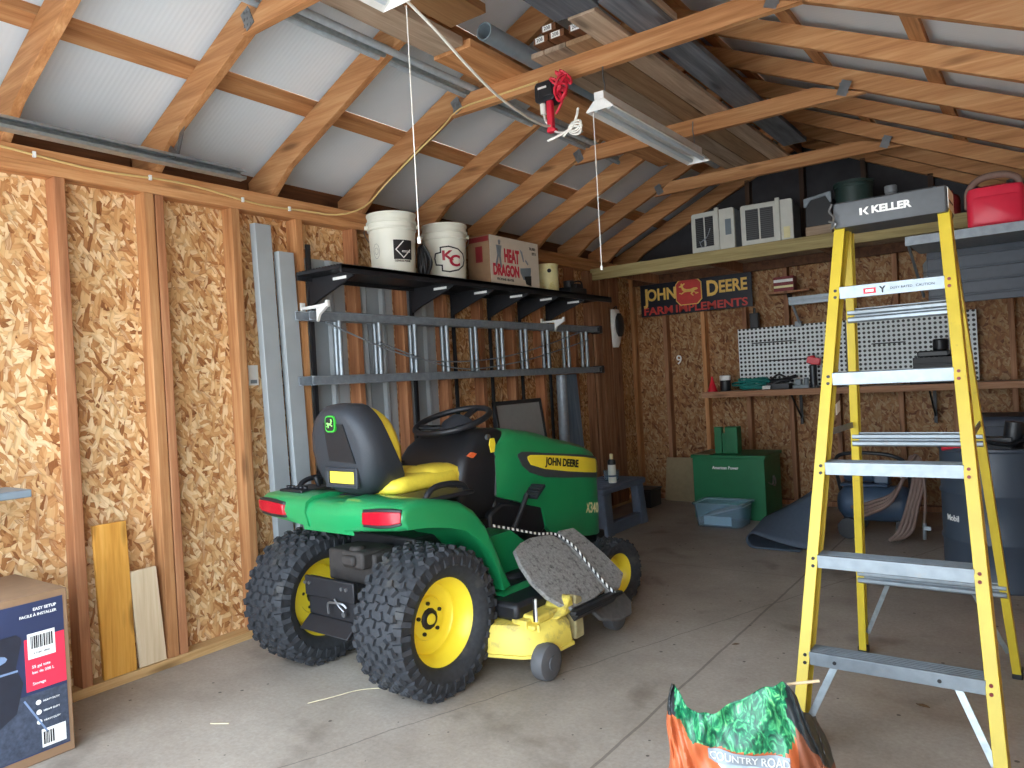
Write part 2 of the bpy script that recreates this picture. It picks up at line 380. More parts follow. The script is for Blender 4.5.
for y, w, m in ((0.62,.04,FIR['z']),(1.03,.04,FIR['z']),(1.50,.045,REDFIR),(1.895,.05,FIR['z']),(1.947,.042,REDFIR),(2.36,.05,FIR['z']),(2.77,.05,FIR['z']),(3.19,.045,REDFIR),(3.60,.045,REDFIR),
                (4.01,.045,REDFIR),(4.42,.045,REDFIR),(4.83,.045,REDFIR),(5.24,.045,REDFIR),(5.78,.045,REDFIR),(6.10,.04,BROWNZ),(6.62,.05,BROWNZ)):
    struct('wall_stud', MB().box(0.001,0.088,y-w/2,y+w/2,0.043,2.261), m, WL, bevel=0.003)
# back wall
WB = struct('wall_back', MB().prism([(-0.01,0),(XR,0),(XR,2.36),(-0.01,2.36)],'y',BY,BY+0.012), OSB_SHADED)
struct('gable_sheet', MB().prism([(-0.2,2.361),(XR+0.2,2.361),(XR+0.2,zb(XR+0.2)+0.2),(RX,zb(RX)+0.2),(-0.2,zb(-0.2)+0.2)],'y',BY,BY+0.012), GABLE, WB)
struct('bottom_plate', MB().box(0.09,XR-0.09,7.0,BY-0.001,0,0.042), BROWNZ, WB)
struct('top_plate', MB().box(0.0,XR,7.0,BY-0.001,2.25,2.36), FIR['x'], WB)
for x in (0.045,0.40,0.80,1.21,1.60,2.0,2.5,2.9,3.3,3.62):
    struct('wall_stud', MB().box(x-0.02,x+0.02,7.0,BY-0.002,0.043,2.249), FIR['z'] if x in (0.045,0.8) else BROWNZ, WB, bevel=0.003)
for x in (0.8,1.3,1.79,2.3,2.8):
    struct('gable_stud', MB().box(x-0.02,x+0.02,7.0,BY-0.002,2.37,zb(x)+0.02), DARKZ, WB)
# right wall (behind the frame, shades the room) and the door wall
WR = struct('wall_right', MB().box(XR,XR+0.012,0.4,BY,0,2.45), OSB_L)
struct('top_plate', MB().box(XR-0.089,XR-0.001,0.4,7.0,2.24,2.32), FIR['y'], WR)
for y in (1.0,1.6,2.2,2.8,3.4,4.0,4.6,5.2,5.8,6.4):
    struct('wall_stud', MB().box(XR-0.089,XR-0.001,y-0.02,y+0.02,0.0,2.239), FIR['z'], WR)
struct('siding', MB().box(XR+0.014,XR+0.03,0.4,BY+0.03,-0.1,2.6), SIDING, WR)
WF = struct('wall_front', MB().prism([(-0.03,2.26),(XR+0.03,2.26),(XR+0.03,2.5),(RX,zb(RX)+0.28),(-0.03,2.55)],'y',0.30,0.39), OSB_SHADED)
struct('door_jamb', MB().box(-0.03,0.10,0.30,0.39,0,2.259), FIR['z'], WF)
struct('door_jamb', MB().box(XR-0.09,XR+0.03,0.30,0.39,0,2.259), FIR['z'], WF)
# roof: sheets, purlins, rafters and ties
RT = 0.153; RTR = 0.112; PT = 0.042
def slope(x0, x1, d0, d1): return [(x0,zb(x0)+d0),(x1,zb(x1)+d0),(x1,zb(x1)+d1),(x0,zb(x0)+d1)]
CE = struct('ceiling', MB().prism(slope(-0.25,RX,RT+PT,RT+PT+0.012),'y',0.1,BY+0.2), ROOFW)
struct('roof_sheet', MB().prism(slope(RX,XR+0.2,RTR+PT,RTR+PT+0.012),'y',0.1,BY+0.2), ROOFW, CE)
for x in (0.42,1.09,1.64,1.94,2.53,3.10,3.64):
    r0 = RT if x < RX else RTR
    struct('purlin', MB().prism(slope(x-0.036,x+0.036,r0,r0+PT-0.002),'y',0.35,BY), FIR['y'], CE, bevel=0.002)
RY = [0.65,1.31,1.96,2.63,3.29,3.95,4.61,5.27,5.93,6.50,7.02]
for i, y in enumerate(RY):
    struct('rafter', MB().prism([(-0.139,2.371),(0.06,2.371),(0.22,zb(0.22)),(RX-0.02,zb(RX-0.02)),(RX-0.02,zb(RX-0.02)+RT-0.001),(-0.139,zb(-0.139)+RT-0.001)],'y',y-0.02,y+0.02), FIR['x'], CE, bevel=0.002)
    struct('rafter', MB().prism(slope(RX+0.02,XR+0.1,0,RTR-0.001),'y',y-0.02,y+0.02), FIR['x'] , CE, bevel=0.002)
struct('ridge_board', MB().box(RX-0.019,RX+0.019,0.35,BY,zb(RX)-0.06,zb(RX)+RT), FIR['y'], CE)
TZ = 2.765; TH_ = 0.10
def xin(z): return 0.05 + (z-ZB)/SL
for y in (0.65,1.96,3.29,4.61,5.93):
    x0, x1 = xin(TZ)+0.09, xin(TZ+TH_)+0.09
    struct('collar_tie', MB().prism([(x0,TZ),(2*RX-x0+0.06,TZ),(2*RX-x1,TZ+TH_),(x1-0.06,TZ+TH_)],'y',y-0.064,y-0.024), FIR['x'], CE, bevel=0.003)
    for sx in (1,-1):
        gx = RX - sx*(RX-x0-0.05)
        g = MB().obox((gx, y-0.0665, TZ+0.05), (0.055,0.003,0.085), Matrix.Rotation(-0.44*sx,3,'Y'))
        for a in (-1,0,1):
            for b in (-1,0,1): g.obox((gx+a*0.02, y-0.0685, TZ+0.05+b*0.028),(0.006,0.002,0.012))
        struct('gusset_plate', g, STEEL, CE)
struct('eave_board', MB().box(XR-0.02,XR+0.012,0.4,BY+0.03,2.32,2.62), DARKB, CE)
# ---------------------------------------------------------------- along the left wall
def onecol(name, label, cat, mb, m, loc=None, group=None, rz=0, **k):
    o = mb.build(name, m, None, loc, **k); o.rotation_euler = (0,0,rz); return tag(o, label, cat, group)

# grey siding offcuts standing in the stud bays
def sheet(y0, y1, zt, label, m, x0=0.012, name='siding_sheet'):
    n = max(2, int((y1-y0)/0.02)); top=[]; poly=[]
    for i in range(n+1):
        y = y0+(y1-y0)*i/n; k = ((y-y0+0.05) % 0.15); poly.append((x0+(0.014 if k > 0.125 else 0.0), y))
    poly += [(p[0]-0.004, p[1]) for p in reversed(poly)]
    return onecol(name, label, 'siding', MB().rings([[(x,y,0.045) for x,y in poly],[(x,y,zt) for x,y in poly]]), m, group='metal sheets along the left wall')
def strip(y0, y1, zb_, zt, x, label, m):
    d = 0.012
    poly = [(x,y0),(x+0.03,y0+0.004),(x+0.03,y1-0.004),(x,y1),(x-d,y1),(x-d,y0)]
    return onecol('siding_strip', label, 'siding', MB().rings([[(a,b,zb_) for a,b in poly],[(a-0.01,b-0.045,zt) for a,b in poly]]), m, group='metal sheets along the left wall', bevel=0.002)
strip(2.515,2.625,0.044,2.20,0.07,'tall narrow grey metal strip leaning beside the small white tag', SIDING2)
strip(2.648,2.758,0.044,2.06,0.085,'shorter grey metal strip leaning just left of the black shelf', SIDING2)
sheet(2.80,3.15,2.06,'blue-grey ribbed metal sheet in the stud bay under the first white bucket', SIDING)
sheet(3.23,3.56,2.02,'blue-grey ribbed metal sheet in the stud bay above the tractor seat', SIDING)
sheet(3.64,3.97,1.99,'blue-grey ribbed metal sheet in the stud bay behind the steering wheel', SIDING)

# black steel shelf on slotted standards
SH = thing('steel_shelf','long black steel wall shelf on brackets holding two white buckets','shelf',(0,0,0))
mb = MB().box(0.125,0.50,2.70,5.72,1.925,1.945)
mb.box(0.485,0.50,2.70,5.72,1.90,1.947).box(0.125,0.135,2.70,5.72,1.90,1.947)
for i in range(14): mb.box(0.15+i*0.024,0.157+i*0.024,2.70,5.72,1.945,1.949)
mb.build('shelf_board', BLK, SH, bevel=0.002)
for y in (2.815,3.655,4.075,4.50,4.90,5.31):
    s_ = MB().box(0.09,0.104,y-0.014,y+0.014,0.55,2.12)
    st = s_.build('standard', BLK, SH)
    b = MB().prism([(0.104,1.92),(0.47,1.92),(0.47,1.895),(0.20,1.80),(0.104,1.76)],'y',y-0.010,y+0.010)
    br = b.build('bracket', BLK, SH, bevel=0.002)
    MB().box(0.31,0.42,y-0.0115,y-0.0105,1.886,1.902).build('bracket_label', WHITE, br)

# extension ladder hung on its side under the shelf
XL = thing('extension_ladder','aluminium extension ladder hung sideways under the black shelf','ladder',(0,0,0))
for x in (0.135,0.195):
    for z in (1.70,1.335):
        MB().prism([(x-0.014,z-0.026),(x+0.014,z-0.026),(x+0.014,z-0.021),(x-0.006,z-0.021),(x-0.006,z+0.021),(x+0.014,z+0.021),(x+0.014,z+0.026),(x-0.014,z+0.026)],'y',2.68+(x-0.135)*0.8,6.0+(x-0.135)).build('side_rail', ALUD, XL, bevel=0.001)
    for k in range(10):
        y = 2.955+k*0.316-(x-0.135)*0.35
        MB().cyl((x,y,1.36),(x,y,1.676),0.016,10).build('rung', ALU, XL, smooth=40)
for z in (1.70,1.335): MB().box(0.12,0.21,6.0,6.06,z-0.035,z+0.035).build('end_cap', BLKP, XL, bevel=0.005)
MB().tube(sm([(0.235,2.80,1.66),(0.24,3.3,1.50),(0.25,3.7,1.43),(0.25,4.3,1.44),(0.24,4.9,1.52),(0.23,5.6,1.66)]),0.005,6).build('rope', ALUD, XL, smooth=60)
MB().tube(sm([(0.24,3.2,1.55),(0.25,3.9,1.38),(0.25,4.6,1.41),(0.24,5.2,1.50),(0.235,5.75,1.60)]),0.005,6).build('rope', ALUD, XL, smooth=60)
for y, lab in ((2.83,'white steel utility hook holding the near end of the extension ladder'),(5.30,'white steel utility hook holding the far end of the extension ladder')):
    hk = MB().prism([(0.105,1.738),(0.32,1.738),(0.32,1.775),(0.305,1.775),(0.30,1.760),(0.19,1.755),(0.125,1.755),(0.105,1.755)],'y',y-0.085,y-0.065)
    onecol('ladder_hook', lab, 'hook', hk.prism([(0.225,1.738),(0.31,1.738),(0.245,1.70),(0.225,1.66)],'y',y-0.085,y-0.065).box(0.09,0.105,y-0.09,y-0.06,1.72,1.78), WHITE, group='hooks holding the extension ladder', bevel=0.002)

# buckets
def bucket(name, label, loc, rz=0):
    t = thing(name, label, 'bucket', loc, rz, 'white buckets on the black shelf')
    MB().lathe([(0.0,0.0),(0.125,0.0),(0.131,0.006),(0.142,0.27),(0.150,0.272),(0.150,0.282),(0.143,0.286),(0.145,0.312),(0.154,0.315),(0.154,0.325),(0.146,0.329),(0.147,0.358),(0.152,0.360),(0.152,0.372),(0.144,0.372),(0.126,0.012),(0.0,0.010)],n=40).build('pail', WPLA, t, smooth=40)
    h = MB().tube(sm([(0,-0.155,0.30),(0.06,-0.165,0.27),(0.12,-0.12,0.20),(0.155,0.0,0.165),(0.12,0.12,0.20),(0.06,0.165,0.27),(0,0.155,0.30)]) if False else sm([(0,-0.157,0.30),(-0.04,-0.168,0.27),(-0.11,-0.12,0.21),(-0.152,0,0.17),(-0.11,0.12,0.21),(-0.04,0.168,0.27),(0,0.157,0.30)]),0.003,6)
    h.build('bail_handle', STEEL, t, smooth=60)
    for s_ in (-1,1): MB().cyl((0,s_*0.145,0.30),(0,s_*0.165,0.30),0.014,12).build('handle_boss', WPLA, t, smooth=40)
    return t
def wrap_z(rad0, slope=0.0415):
    """flat (s, z) laid round a pail: x=0 plane coords (offset, s, z) -> cylinder about z"""
    def f(p):
        r_ = rad0 + slope*p.z + p.x; a = p.y/rad0
        return Vector((r_*cos(a), r_*sin(a), p.z))
    return f
def flatpoly(pts, n=1):
    """triangle-fan free polygon as thin plate in the (s,z) plane, later wrapped"""
    return pts
def decal(parent, name, polys, m, rad, th=0.0015, step=0.008):
    """each poly: list of (s,z); extruded thin and wrapped; long edges subdivided"""
    mb = MB(); w = wrap_z(rad)
    for P in polys:
        Q = []
        for i in range(len(P)):
            a, b = Vector((0,)+tuple(P[i])), Vector((0,)+tuple(P[(i+1)%len(P)])); n = max(1,int((b-a).length/step))
            Q += [a.lerp(b,k/n) for k in range(n)]
        bm = bmesh.new(); vs = [bm.verts.new(q) for q in Q]; fc = bm.faces.new(vs)
        bmesh.ops.triangulate(bm, faces=[fc])
        for _ in range(2):
            bmesh.ops.subdivide_edges(bm, edges=[e for e in bm.edges if e.calc_length() > step*1.8], cuts=1)
        bmesh.ops.triangulate(bm, faces=bm.faces)
        bm.verts.ensure_lookup_table()
        mb.add([w(v.co + Vector((th,0,0))) for v in bm.verts], [[v.index for v in f.verts] for f in bm.faces]); bm.free()
    return mb.build(name, m, parent)
def ring_outline(P, wd):
    c = [sum(p[0] for p in P)/len(P), sum(p[1] for p in P)/len(P)]; out = []
    n = len(P)
    for i in range(n):
        a, b = P[i], P[(i+1)%n]; dx, dz = b[0]-a[0], b[1]-a[1]; L = math.hypot(dx,dz); nx, nz = -dz/L*wd/2, dx/L*wd/2; ex, ez = dx/L*wd*0.4, dz/L*wd*0.4
        out.append([(a[0]+nx-ex,a[1]+nz-ez),(b[0]+nx+ex,b[1]+nz+ez),(b[0]-nx+ex,b[1]-nz+ez),(a[0]-nx-ex,a[1]-nz-ez)])
    return out
# the pail's local +x faces the camera direction
b1 = bucket('bucket','white pail with black square diamond emblem on shelf, the left one',(0.30,3.30,1.949),R(-46))
decal(b1,'emblem_square',[[(0.005,0.085),(0.12,0.085),(0.12,0.20),(0.005,0.20)]],INK,0.135)
dm = [(0.018,0.142),(0.062,0.192),(0.106,0.142),(0.062,0.094)]
decal(b1,'emblem_line',ring_outline(dm,0.006)[:1]+ring_outline(dm,0.006)[2:]+ring_outline([(0.055,0.135),(0.104,0.135),(0.104,0.128),(0.055,0.128)],0.003),WHITE,0.135,0.003)
MB().text('GENIUS MADE', (0,0.06,0.075),(0,1,0),(0,0,1),0.016,ext=0.002,warp=wrap_z(0.135)).build('bucket_text', INK, b1)
decal(b1,'stamp_outline',ring_outline([(-0.10+0.022*cos(k*pi/5),0.14+0.045*sin(k*pi/5)) for k in range(10)],0.002)+ring_outline([(-0.10+0.013*cos(k*pi/5),0.14+0.02*sin(k*pi/5)) for k in range(10)],0.002),STEEL,0.135)
b2 = bucket('bucket','white pail with red letters on an arrowhead emblem, beside the carton',(0.30,3.79,1.949),R(-40))
ah = [(0.112,0.13),(0.10,0.17),(0.06,0.20),(0.0,0.215),(-0.05,0.21),(-0.05,0.178),(-0.083,0.172),(-0.09,0.14),(-0.083,0.10),(-0.045,0.095),(-0.045,0.06),(0.0,0.052),(0.06,0.065),(0.10,0.095)]
decal(b2,'emblem_line',ring_outline(ah,0.009),INK,0.136,0.003)
MB().text('K',(0,-0.012,0.155),(0,1,0),(0,0,1),0.085,ext=0.003,bold=0.03,sx=1.25,warp=wrap_z(0.136)).text('C',(0,0.038,0.120),(0,1,0),(0,0,1),0.10,ext=0.0035,bold=0.03,sx=1.05,warp=wrap_z(0.136)).build('emblem_letters', plain('maroon_print',rgb(160,20,48),0.5), b2)
# black cord bunched between the pails
cb = MB()
for k in range(7):
    a = k*0.9; cb.tube([(0.36+0.03*cos(t*pi/6+a)*cos(a), 3.50+0.03*cos(t*pi/6)*sin(a), 2.055+0.10*sin(t*pi/6)-0.003*k) for t in range(12)],0.009,6,loop=True)
onecol('black_cable','black cable coiled between the two white buckets','cable',cb.tube(sm([(0.38,3.49,2.15),(0.40,3.53,2.05),(0.38,3.51,1.962)]),0.011,6),BLKP,smooth=60)

# heater carton
HB = thing('carton','cardboard heater carton with red lettering beside the buckets','box',(0.375,4.36,1.949))
MB().box(-0.10,0.09,-0.30,0.30,0,0.335).build('carton_body', CARD, HB, bevel=0.002)
MB().box(0.0905,0.092,-0.297,0.297,0.003,0.332).build('printed_face', plain('carton_cream',rgb(216,204,186),0.6,var=0.03), HB)
cp = plain('carton_red',rgb(200,40,62),0.6,var=0.05)
tx = MB().text('HEAT',(0.092,-0.045,0.20),(0,1,0),(0,0,1),0.125,bold=0.05,sx=0.58).text('DRAGON',(0.092,-0.115,0.095),(0,1,0),(0,0,1),0.105,bold=0.05,sx=0.68)
tx.build('red_lettering', cp, HB)
MB().text('PROPANE HEATER',(0.092,-0.13,0.034),(0,1,0),(0,0,1),0.024,bold=0.01).build('caption_lettering', INK, HB)
MB().text('30,000',(0.092,0.22,0.285),(0,1,0),(0,0,1),0.03).text('BTU',(0.092,0.24,0.25),(0,1,0),(0,0,1),0.03).build('black_lettering', INK, HB)
fig = MB()
for p in ([(-0.20,0.30),(-0.185,0.312),(-0.17,0.30),(-0.178,0.275),(-0.195,0.275)],[(-0.225,0.27),(-0.16,0.27),(-0.175,0.20),(-0.215,0.20)],[(-0.215,0.20),(-0.195,0.20),(-0.225,0.12),(-0.245,0.125)],[(-0.195,0.20),(-0.175,0.20),(-0.165,0.115),(-0.185,0.115)],[(0.06,0.27),(0.09,0.25),(0.11,0.18),(0.095,0.18)],[(0.13,0.20),(0.16,0.17),(0.15,0.16),(0.12,0.19)]):
    fig.rings([[(0.0921,a,b) for a,b in p],[(0.0932,a,b) for a,b in p]])
fig.build('printed_figure', ALUD, HB)
pic = MB().rings([[(x,a,b) for a,b in [(0.055,0.13),(0.19,0.145),(0.19,0.12),(0.17,0.05),(0.09,0.05),(0.055,0.10)]] for x in (0.0921,0.0932)])
pic.build('printed_heater', PVC, HB); MB().rings([[(x,a,b) for a,b in [(0.10,0.075),(0.19,0.085),(0.185,0.01),(0.12,0.02)]] for x in (0.0933,0.094)]).build('printed_grille', INK, HB)
MB().rings([[(a,-y,b) for a,b in [(-0.03,0.15),(0.03,0.15),(0.03,0.26),(-0.03,0.26)]] for y in (0.301,0.302)]).rings([[(a,-y,b) for a,b in [(-0.095,0.29),(0.085,0.29),(0.085,0.325),(-0.095,0.325)]] for y in (0.3005,0.3015)]).build('side_print', DRED, HB)
# cream can
CN = thing('paint_can','cream speckled metal can at the right of the carton','can',(0.36,4.93,1.949))
MB().lathe([(0,0),(0.088,0),(0.09,0.004),(0.09,0.205),(0.094,0.21),(0.094,0.216),(0.086,0.216),(0.084,0.20),(0,0.20)],n=32).build('can_body', plain('speckled_cream',rgb(226,216,160),0.45,var=0.06,dirt=rgb(196,176,60),dscale=12), CN, smooth=40)
MB().cyl((0.0645,-0.0645,0.16),(0.0665,-0.0665,0.16),0.016,14).build('can_hole', INK, CN, smooth=40)
# dark tools at the shelf's far end
tm = MB().box(-0.05,0.09,-0.14,0.12,0,0.06).cyl((0.02,-0.05,0.06),(0.02,-0.05,0.12),0.045,16).box(-0.02,0.06,0.0,0.10,0.06,0.10).tube(sm([(0.05,-0.1,0.09),(0.10,0.0,0.11),(0.05,0.12,0.05)]),0.008,6)
onecol('power_tool','dark power tool lying at the far end of the black shelf','tool',tm,BLKP,(0.33,5.32,1.949),bevel=0.004)

# small white tag
TG = thing('wall_tag','small white paper tag on the strand board beside the grey strip','tag',(0.004,2.475,1.38))
MB().box(0,0.002,-0.032,0.028,-0.055,0.055).build('tag_paper', WHITE, TG)
MB().box(0.0021,0.003,-0.022,0.018,-0.045,-0.025).build('tag_print', PVC, TG)
# two boards leaning at the foot of the wall
def lean(name, label, cat, m, y0, y1, L, xt, xb=0.135, th=0.02, sk=0.0, group=None):
    a = math.atan2(xb-xt, L); mb = MB()
    v = [(xb,y0,0.044),(xb,y1,0.044),(xb-th,y1,0.044),(xb-th,y0,0.044),(xt,y0+sk,0.044+L),(xt,y1+sk,0.044+L),(xt-th,y1+sk,0.044+L),(xt-th,y0+sk,0.044+L)]
    mb.add(v,[(0,1,2,3),(4,5,6,7),(0,1,5,4),(1,2,6,5),(2,3,7,6),(3,0,4,7)])
    return onecol(name, label, cat, mb, m, group=group, bevel=0.002)
lean('pine_board','golden yellow pine board leaning against the near wall studs','board',PINE,1.572,1.718,0.69,0.098,0.084,0.02,-0.02)
lean('pale_board','short pale plywood offcut leaning right of the golden pine board','board',PALE,1.735,1.862,0.45,0.085,0.08,0.016,-0.03)
# tractor-side leaning pieces further back
MF = thing('framed_panel','black framed grey panel leaning on the wall behind the tractor hood','frame',(0.30,4.60,0.0))
mr = Matrix.Rotation(R(-8),3,'Y')
MB().obox((0.0,0,0.72),(0.012,0.56,0.76),mr).build('grey_panel', GLASSM, MF)
fr = MB()
for sy in (-1,1): fr.obox(mr@Vector((0,sy*0.295,0.0))+Vector((0,0,0.72)),(0.022,0.03,0.82),mr)
for sz in (-1,1): fr.obox(mr@Vector((0,0,sz*0.395))+Vector((0,0,0.72)),(0.022,0.62,0.03),mr)
fr.build('frame_border', BLKP, MF, bevel=0.003)
MB().box(0.0,0.06,-0.28,0.28,0.0,0.34).build('foot_block', BLKP, MF)
lean('blue_board','weathered blue-grey board standing behind the tractor hood','board',BLUEB,5.46,5.70,1.26,0.12,0.20,0.03)
pp = MB().lathe([(0,0.044),(0.045,0.044),(0.045,1.30),(0.038,1.30),(0.038,0.06),(0,0.06)],(0.16,5.38,0),n=20)
onecol('grey_pipe','grey pipe standing upright left of the blue-grey board','pipe',pp,ALUD,smooth=40)
for y0,y1,zt,lab in ((6.075,6.20,2.24,'brown plank standing in the corner, nearest the blue-grey board'),(6.22,6.375,2.24,'brown plank standing in the corner under the hanging cap'),(6.40,6.555,2.24,'brown plank standing in the corner nearest the back wall')):
    lean('brown_plank',lab,'board',BROWNZ,y0,y1,zt-0.05,0.118,0.135,0.025,group='planks standing in the back corner')
# cap hanging on the corner plank
CP = thing('hanging_cap','white and black cap hanging on the wall left of the sign','cap',(0.165,6.36,1.73))
mb = MB(); rows=[]
for i in range(9):
    z = 0.17-0.36*i/8; w_ = 0.10*math.sqrt(max(0.05,1-((i-3.5)/5.5)**2)); d_ = 0.055*math.sqrt(max(0.05,1-((i-3.5)/5)**2))
    rows.append([(d_*max(0.05,0.55+0.45*sin(2*pi*j/16)) if True else 0, w_*cos(2*pi*j/16), z) for j in range(16)])
mb.rings(rows).build('cap_shell', WHITE, CP, smooth=60)
rows=[]
for i in range(7):
    z = 0.10-0.22*i/6; k = math.sqrt(max(0.04,1-((i-3)/3.3)**2)); rows.append([(0.060+0.03*k*sin(2*pi*j/12), 0.012+0.075*k*cos(2*pi*j/12), z+0.03) for j in range(12)])
MB().rings(rows).build('cap_mesh', BLKP, CP, smooth=60)
MB().tube(sm([(0.0,-0.03,0.16),(0.03,0.02,0.20),(0.0,0.06,0.14)]),0.006,6).build('cap_strap', BLKP, CP, smooth=60)
# yellow cable stapled along the top plate, then up the fourth rafter
y_ = lambda y: 2.305+0.012*sin(y*9)
pts = [(0.096,y,2.335 - 0.012*sin((y-0.5)*7) - max(0,0.02*(y-1.5))) for y in [0.5+0.1*k for k in range(24)]]
pts += [(0.15,3.0,2.31),(0.22,3.16,2.37),(0.30,3.258,2.50),(0.55,3.262,2.63),(0.78,3.258,2.735),(0.95,3.215,2.785),(1.2,3.214,2.79),(1.48,3.205,2.785)]
YC = thing('yellow_cable','yellow electric cable stapled along the top plate','cable',(0,0,0))
MB().tube(sm(pts,3),0.0052,6).build('cable_run', CORDY, YC, smooth=60)
for k in (4,9,14,19,22): MB().box(0.096,0.107,pts[k][1]-0.006,pts[k][1]+0.006,pts[k][2]-0.012,pts[k][2]+0.012).build('staple', WHITE, YC)
# galvanised door track hung under the rafters
TRK = thing('door_track','galvanized door track hung by a perforated strap at the upper left','track',(0,0,0))
def trackprof(x, z): return [(x-0.03,z-0.025),(x+0.022,z-0.025),(x+0.028,z-0.012),(x+0.024,z-0.010),(x+0.019,z-0.020),(x-0.025,z-0.020),(x-0.025,z+0.020),(x+0.019,z+0.020),(x+0.024,z+0.010),(x+0.028,z+0.012),(x+0.022,z+0.025),(x-0.03,z+0.025)]
A_ = [(x,0.5,z) for x,z in trackprof(0.30,2.375)]; B_ = [(x,2.33,z) for x,z in trackprof(0.22,2.40)]
MB().rings([A_,B_]).build('track_channel', GALV, TRK)
MB().beam((0.235,1.965,2.425),(0.30,1.965,2.555),0.03,0.003,(0,1,0)).beam((0.235,1.96,2.42),(0.14,1.96,2.50),0.03,0.003,(0,1,0)).build('hanger_strap', STEEL, TRK)
# grey shelf at the picture's left edge
GS = thing('side_shelf','grey shelf end jutting from the near left wall above the carton','shelf',(0,0,0))
MB().box(0.09,0.32,0.48,1.235,0.925,0.955).build('shelf_top', PVC, GS, bevel=0.004)
MB().prism([(0.09,0.92),(0.28,0.92),(0.09,0.74)],'y',1.02,1.04).build('shelf_bracket', ALU, GS)

# carton of a tote in the lower left
TB = thing('tote_carton','large printed carton on the floor at the lower left','box',(0.30,0.90,0.0))
MB().box(-0.205,0.246,-0.34,0.345,0,0.60).build('carton_body', CARD, TB, bevel=0.004)
F_ = 0.2465
MB().box(F_,F_+0.001,-0.338,0.328,0.035,0.575).build('printed_face', plain('carton_navy',rgb(44,54,86),0.45,var=0.15,scale=5), TB)
def plate(x, a0, a1, b0, b1, d=0.0008): return MB().box(x, x+d, a0, a1, b0, b1)
plate(F_+0.001,0.195,0.327,0.262,0.447).build('red_panel', plain('carton_red_panel',rgb(226,50,76),0.45,var=0.03), TB)
plate(F_+0.001,-0.338,0.327,0.04,0.25).build('gravel_photo', MOWG, TB)
MB().rings([[(x,a,b) for a,b in [(-0.33,0.46),(0.17,0.475),(0.185,0.46),(0.185,0.44),(0.165,0.36),(0.185,0.30),(0.16,0.20),(0.0,0.10),(-0.33,0.10)]] for x in (F_+0.0019,F_+0.003)]).build('printed_tote', plain('tote_photo',rgb(36,40,52),0.4,var=0.1), TB)
MB().box(F_+0.003,F_+0.0036,-0.33,0.17,0.345,0.352).build('tote_rim', MOWL, TB)
MB().rings([[(x,0.09+0.05*cos(k*pi/6),0.40+0.018*sin(k*pi/6)) for k in range(12)] for x in (F_+0.003,F_+0.0036)]).build('tote_badge', MOWL, TB)
MB().beam((F_+0.0028,0.185,0.235),(F_+0.0028,0.255,0.10),0.001,0.006,(0,1,1)).build('printed_hinge', MOWL, TB)
wt = MB().text('EASY SETUP',(F_+0.001,0.305,0.548),(0,1,0),(0,0,1),0.0145,'RIGHT',bold=0.02).text('FACILE À INSTALLER',(F_+0.001,0.305,0.528),(0,1,0),(0,0,1),0.0132,'RIGHT',bold=0.015)
wt.build('header_lettering', WHITE, TB); wt = MB()
for k in range(3):
    wt.text('HEAVY DUTY',(F_+0.002,0.245,0.215-k*0.035),(0,1,0),(0,0,1),0.009,'LEFT').rings([[(x,0.23+0.009*cos(q*pi/5),0.215-k*0.035+0.009*sin(q*pi/5)) for q in range(10)] for x in (F_+0.0018,F_+0.0024)])
wt.build('feature_lettering', WHITE, TB); wt = MB().text('55 gal tote',(F_+0.002,0.215,0.345),(0,1,0),(0,0,1),0.014,'LEFT',bold=0.01).text('bac de 208 L',(F_+0.002,0.215,0.325),(0,1,0),(0,0,1),0.014,'LEFT').text('Storage',(F_+0.002,0.215,0.285),(0,1,0),(0,0,1),0.014,'LEFT')
wt.build('panel_lettering', WHITE, TB)
lb = plate(F_+0.0021,0.205,0.295,0.375,0.465)
lbo = lb.build('barcode_label', WHITE, TB); plate(F_+0.0021,0.235,0.315,0.05,0.115).build('barcode_label', WHITE, TB)
bc = MB(); rr = random.Random(3)
for (a0,a1,b0,b1) in ((0.215,0.285,0.41,0.455),(0.24,0.275,0.06,0.105)):
    a = a0
    while a < a1:
        w_ = rr.choice((0.002,0.003,0.005)); bc.box(F_+0.003,F_+0.0036,a,a+w_,b0,b1); a += w_+rr.choice((0.002,0.003))
bc.text('0 71691 54821',(F_+0.003,0.25,0.393),(0,1,0),(0,0,1),0.009)
bc.build('barcode', INK, TB)
# ---------------------------------------------------------------- the garden tractor (local: x right, y forward, z up)
TR = thing('garden_tractor','green riding garden tractor with yellow seat and wheels, parked on the slab','tractor',(1.0,2.30,0.0),-0.047)
